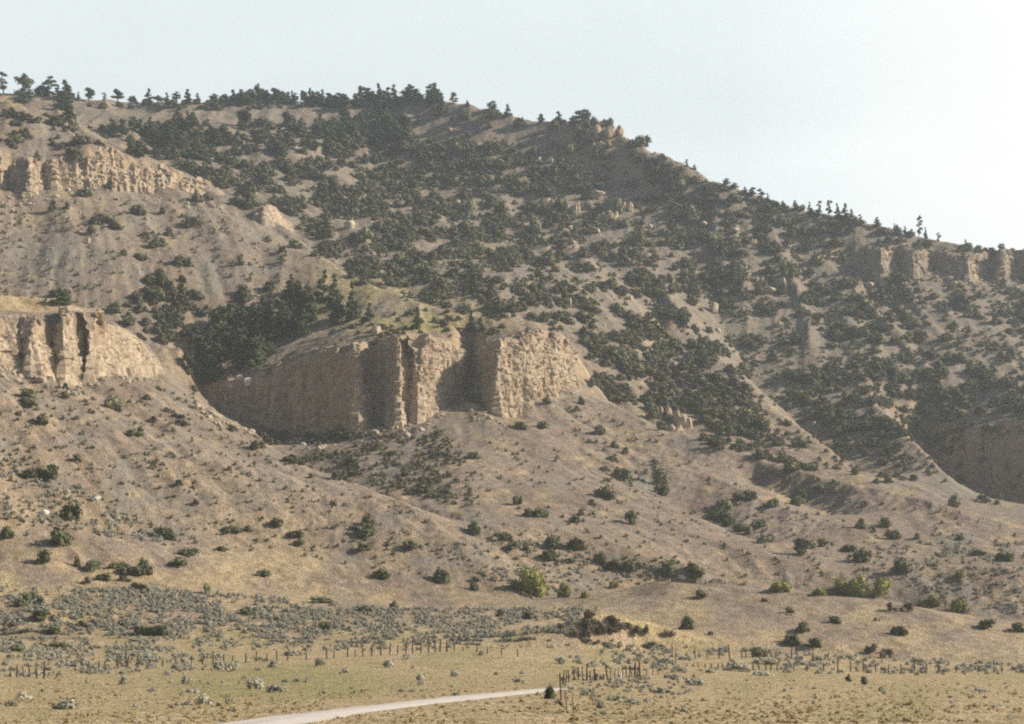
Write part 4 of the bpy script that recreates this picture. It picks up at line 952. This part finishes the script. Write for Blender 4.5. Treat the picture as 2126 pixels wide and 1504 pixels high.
def fence(spec, label, D=None, wires=True, group=None, fat=.5):
    """spec: (u, base row, height px, thickness factor)"""
    pts = []
    for u, vb, h, th in spec:
        x, y, z, DD_ = stand(u, vb)
        if D:
            DD_ = float(np.interp(u, D[0], D[1])); x = (u - UC) / FP * DD_; y = DD_; z = float(gz(np.array([x]), np.array([y]))[0])
        pts.append((x, y, z, h * DD_ / FP, th))
    o = bpy.data.objects.new('wire_fence', None); sc.collection.objects.link(o); o.location = (pts[0][0], pts[0][1], pts[0][2])
    tag(o, label, 'fence', group); L0 = np.array(o.location)
    for k, (x, y, z, h, th) in enumerate(pts):
        q = link('post', POSTM[k % 4], (x - L0[0], y - L0[1], z - L0[2]), (th * .62 + fat, th * .62 + fat, h * 1.08), random.uniform(0, 3), o)
        q.rotation_euler = (random.gauss(0, .05), random.gauss(0, .06), random.uniform(0, 3))
    if wires:
        for lv in (.45, .7, .92):
            V = []; F = []; off = 0
            for a, b in zip(pts[:-1], pts[1:]):
                pa = np.array([a[0], a[1], a[2] + lv * min(a[3], 1.3)]) - L0; pb = np.array([b[0], b[1], b[2] + lv * min(b[3], 1.3)]) - L0
                d = pb - pa; ln = np.linalg.norm(d); 
                if ln < .01 or ln > 30: continue
                x_ = np.cross(d / ln, (0, 0, 1.)); x_ /= np.linalg.norm(x_)
                ring = np.array([x_ * .007, np.array([0, 0, .010]), -x_ * .007])
                V.append(np.concatenate([pa + ring, pb + ring])); F += [[off, off + 1, off + 4], [off, off + 4, off + 3], [off + 1, off + 2, off + 5], [off + 1, off + 5, off + 4]]; off += 6
            mesh_obj('wire', np.concatenate(V), np.array(F), M_WIRE, o, smooth=False)
    return o, pts, L0
def S(s): return [tuple(float(x) for x in t.split(',')) for t in s.split()]
fence(S('22,1450,20,1.2 35,1446,24,1.2 50,1440,22,1 62,1441,25,1.1 76,1440,30,1.6 91,1436,34,1.6'), 'short run of old leaning posts in the bottom left corner', D=([0, 100], [205, 196]), wires=False)
fence(S('169,1398,24,1.3 182,1396,16,1 205,1396,15,1.1 217,1392,14,1 243,1390,17,1 246,1386,24,1 262,1391,30,1.5 266,1385,22,1.2 288,1386,14,1 312,1380,14,1 338,1378,15,1 365,1376,17,1 397,1373,18,1 420,1372,15,.9 442,1372,18,1 465,1373,20,1.1 482,1372,15,.9 510,1372,20,1.2 532,1371,22,1.2 555,1372,17,1 575,1371,20,1.2 597,1372,18,1 637,1373,22,1.1 678,1376,22,1.3 693,1378,14,1 722,1381,18,1.3 738,1374,14,.9 754,1374,24,1.1 772,1368,23,1.3 791,1367,25,1.1 809,1363,23,1 825,1360,18,.9 842,1359,27,1.2 857,1356,24,1.1 874,1352,22,1 889,1351,28,1.2 904,1350,29,1.9 914,1350,30,1.9 928,1350,27,1.9 942,1347,22,1 963,1351,18,.9 989,1350,20,1 1011,1350,18,.9 1042,1354,16,.9 1075,1358,15,.9'),
      'long wire fence with thin dark posts across the left field below the sage', D=([169, 560, 800, 950, 1075], [236, 264, 276, 284, 278]), fat=.9)
cf, cpts, cL = fence(S('1191,1486,36,.1 1177,1480,42,.15 1165,1458,56,.7 1170,1422,28,1.3 1175,1420,26,1.1 1181,1418,24,1.1 1193,1413,28,1.2 1201,1413,25,1.1 1209,1413,27,1.2 1218,1414,32,1.6 1226,1414,20,1.2 1234,1414,23,2.2 1239,1414,14,1.8 1246,1413,10,1.2 1253,1413,12,1.2 1261,1413,30,1.6 1268,1412,22,1 1277,1410,20,.9 1284,1410,22,.9 1292,1409,24,1.1 1300,1408,22,1 1307,1408,22,1 1312,1408,24,1 1318,1408,28,2.2 1323,1408,20,1.6 1329,1408,31,2.4 1343,1404,14,1 1355,1402,14,1 1366,1402,14,1'),
      'close-set picket-like wire fence with a thick leaning corner post beside the road end', D=([1160, 1168, 1169, 1193, 1330, 1366], [98, 86, 165, 190, 205, 215]) if False else None, fat=.25)
def rail(u0, v0, D0, u1, v1, D1, r, parent, L0, name='rail'):
    a = np.array(W(u0, v0, D0)) - L0; b = np.array(W(u1, v1, D1)) - L0; beam(name, a, b, r, M_POST, parent)
rail(1158, 1452, 97, 1184, 1486, 76, .045, cf, cL)
fence(S('1426,1400,15,1.1 1438,1404,16,1 1451,1404,18,1.1 1465,1404,15,1 1478,1403,16,1 1490,1403,15,1.1 1500,1402,16,1 1511,1402,18,1.3 1525,1402,20,1.3 1540,1402,14,1 1563,1402,18,1.6 1576,1401,18,1.4 1590,1402,17,1.3 1600,1401,18,1.5 1613,1400,18,1.4 1630,1400,14,1.1 1648,1401,16,1.1 1675,1400,14,1 1710,1401,16,1.6 1740,1400,17,1.4 1766,1401,20,1.7 1793,1400,19,1.8 1818,1400,16,1.2 1845,1400,15,1 1870,1399,15,1.1 1898,1401,19,1.7 1925,1401,20,1.5 1950,1400,16,1.1 1985,1400,14,1 2030,1400,14,1 2080,1401,14,1 2120,1401,14,1'),
      'straight wire fence of short spaced posts along the right side of the flat', D=([1400, 2126], [302, 300]), fat=1.0)
fence(S('1395,1388,26,1 1403,1388,20,.9 1424,1382,14,.9 1443,1380,22,1 1468,1379,20,1 1493,1378,21,1.2 1515,1376,27,1.8 1540,1374,20,1 1548,1372,18,1 1563,1372,18,1 1585,1370,18,1 1610,1366,14,.9 1643,1362,22,2.2 1655,1362,20,1.4 1688,1362,17,.9 1720,1366,12,.9'),
      'fainter second wire fence behind the straight one, left of the eroded bank', D=([1395, 1720], [318, 338]), fat=.9)
# fallen rails beside the left posts
for (u0, v0, u1, v1, D0, D1, lab) in [(104, 1426, 126, 1392, 196, 198, 'weathered pole leaning steeply right of the bottom left posts'), (112, 1420, 160, 1397, 205, 220, 'longer fallen pole lying low toward the long fence')]:
    a = np.array(W(u0, v0, D0)); o = beam('fallen_pole', a * 0, np.array(W(u1, v1, D1)) - a, .07, M_POST, None); o.location = a; tag(o, lab, 'pole')
# pale marker tied at the picket fence
x, y, z, D = stand(1288, 1409)
mv, mf = post_geo(.72, .09, 9); mk = mesh_obj('marker_post', mv, mf, mat_plain('faded_white_paint', (.72, .74, .75), (.82, .83, .83)), smooth=False); mk.location = (x, y - .4, z); tag(mk, 'small white marker post in front of the close-set fence', 'marker post')
# ------------------------------------------------------------------ haze
hv, hf = [], []
x0, x1, y0, y1, z0, z1 = -900, 900, -40, 1720, -60, 420
bv = [(x, y, z) for x in (x0, x1) for y in (y0, y1) for z in (z0, z1)]
bf = [(0,1,3,2),(4,6,7,5),(0,4,5,1),(2,3,7,6),(0,2,6,4),(1,5,7,3)]
hm = bpy.data.materials.new('haze'); hm.use_nodes = True; hn = hm.node_tree
hn.nodes.remove(hn.nodes['Principled BSDF']); pv = hn.nodes.new('ShaderNodeVolumePrincipled')
pv.inputs['Color'].default_value = (.78, .88, .98, 1); pv.inputs['Density'].default_value = .00019; pv.inputs['Anisotropy'].default_value = .55
hn.links.new(pv.outputs['Volume'], hn.nodes['Material Output'].inputs['Volume'])
hz = mesh_obj('haze', bv, bf, hm, smooth=False); tag(hz, 'thin bluish haze filling the air in front of the hills', 'haze', kind='stuff')
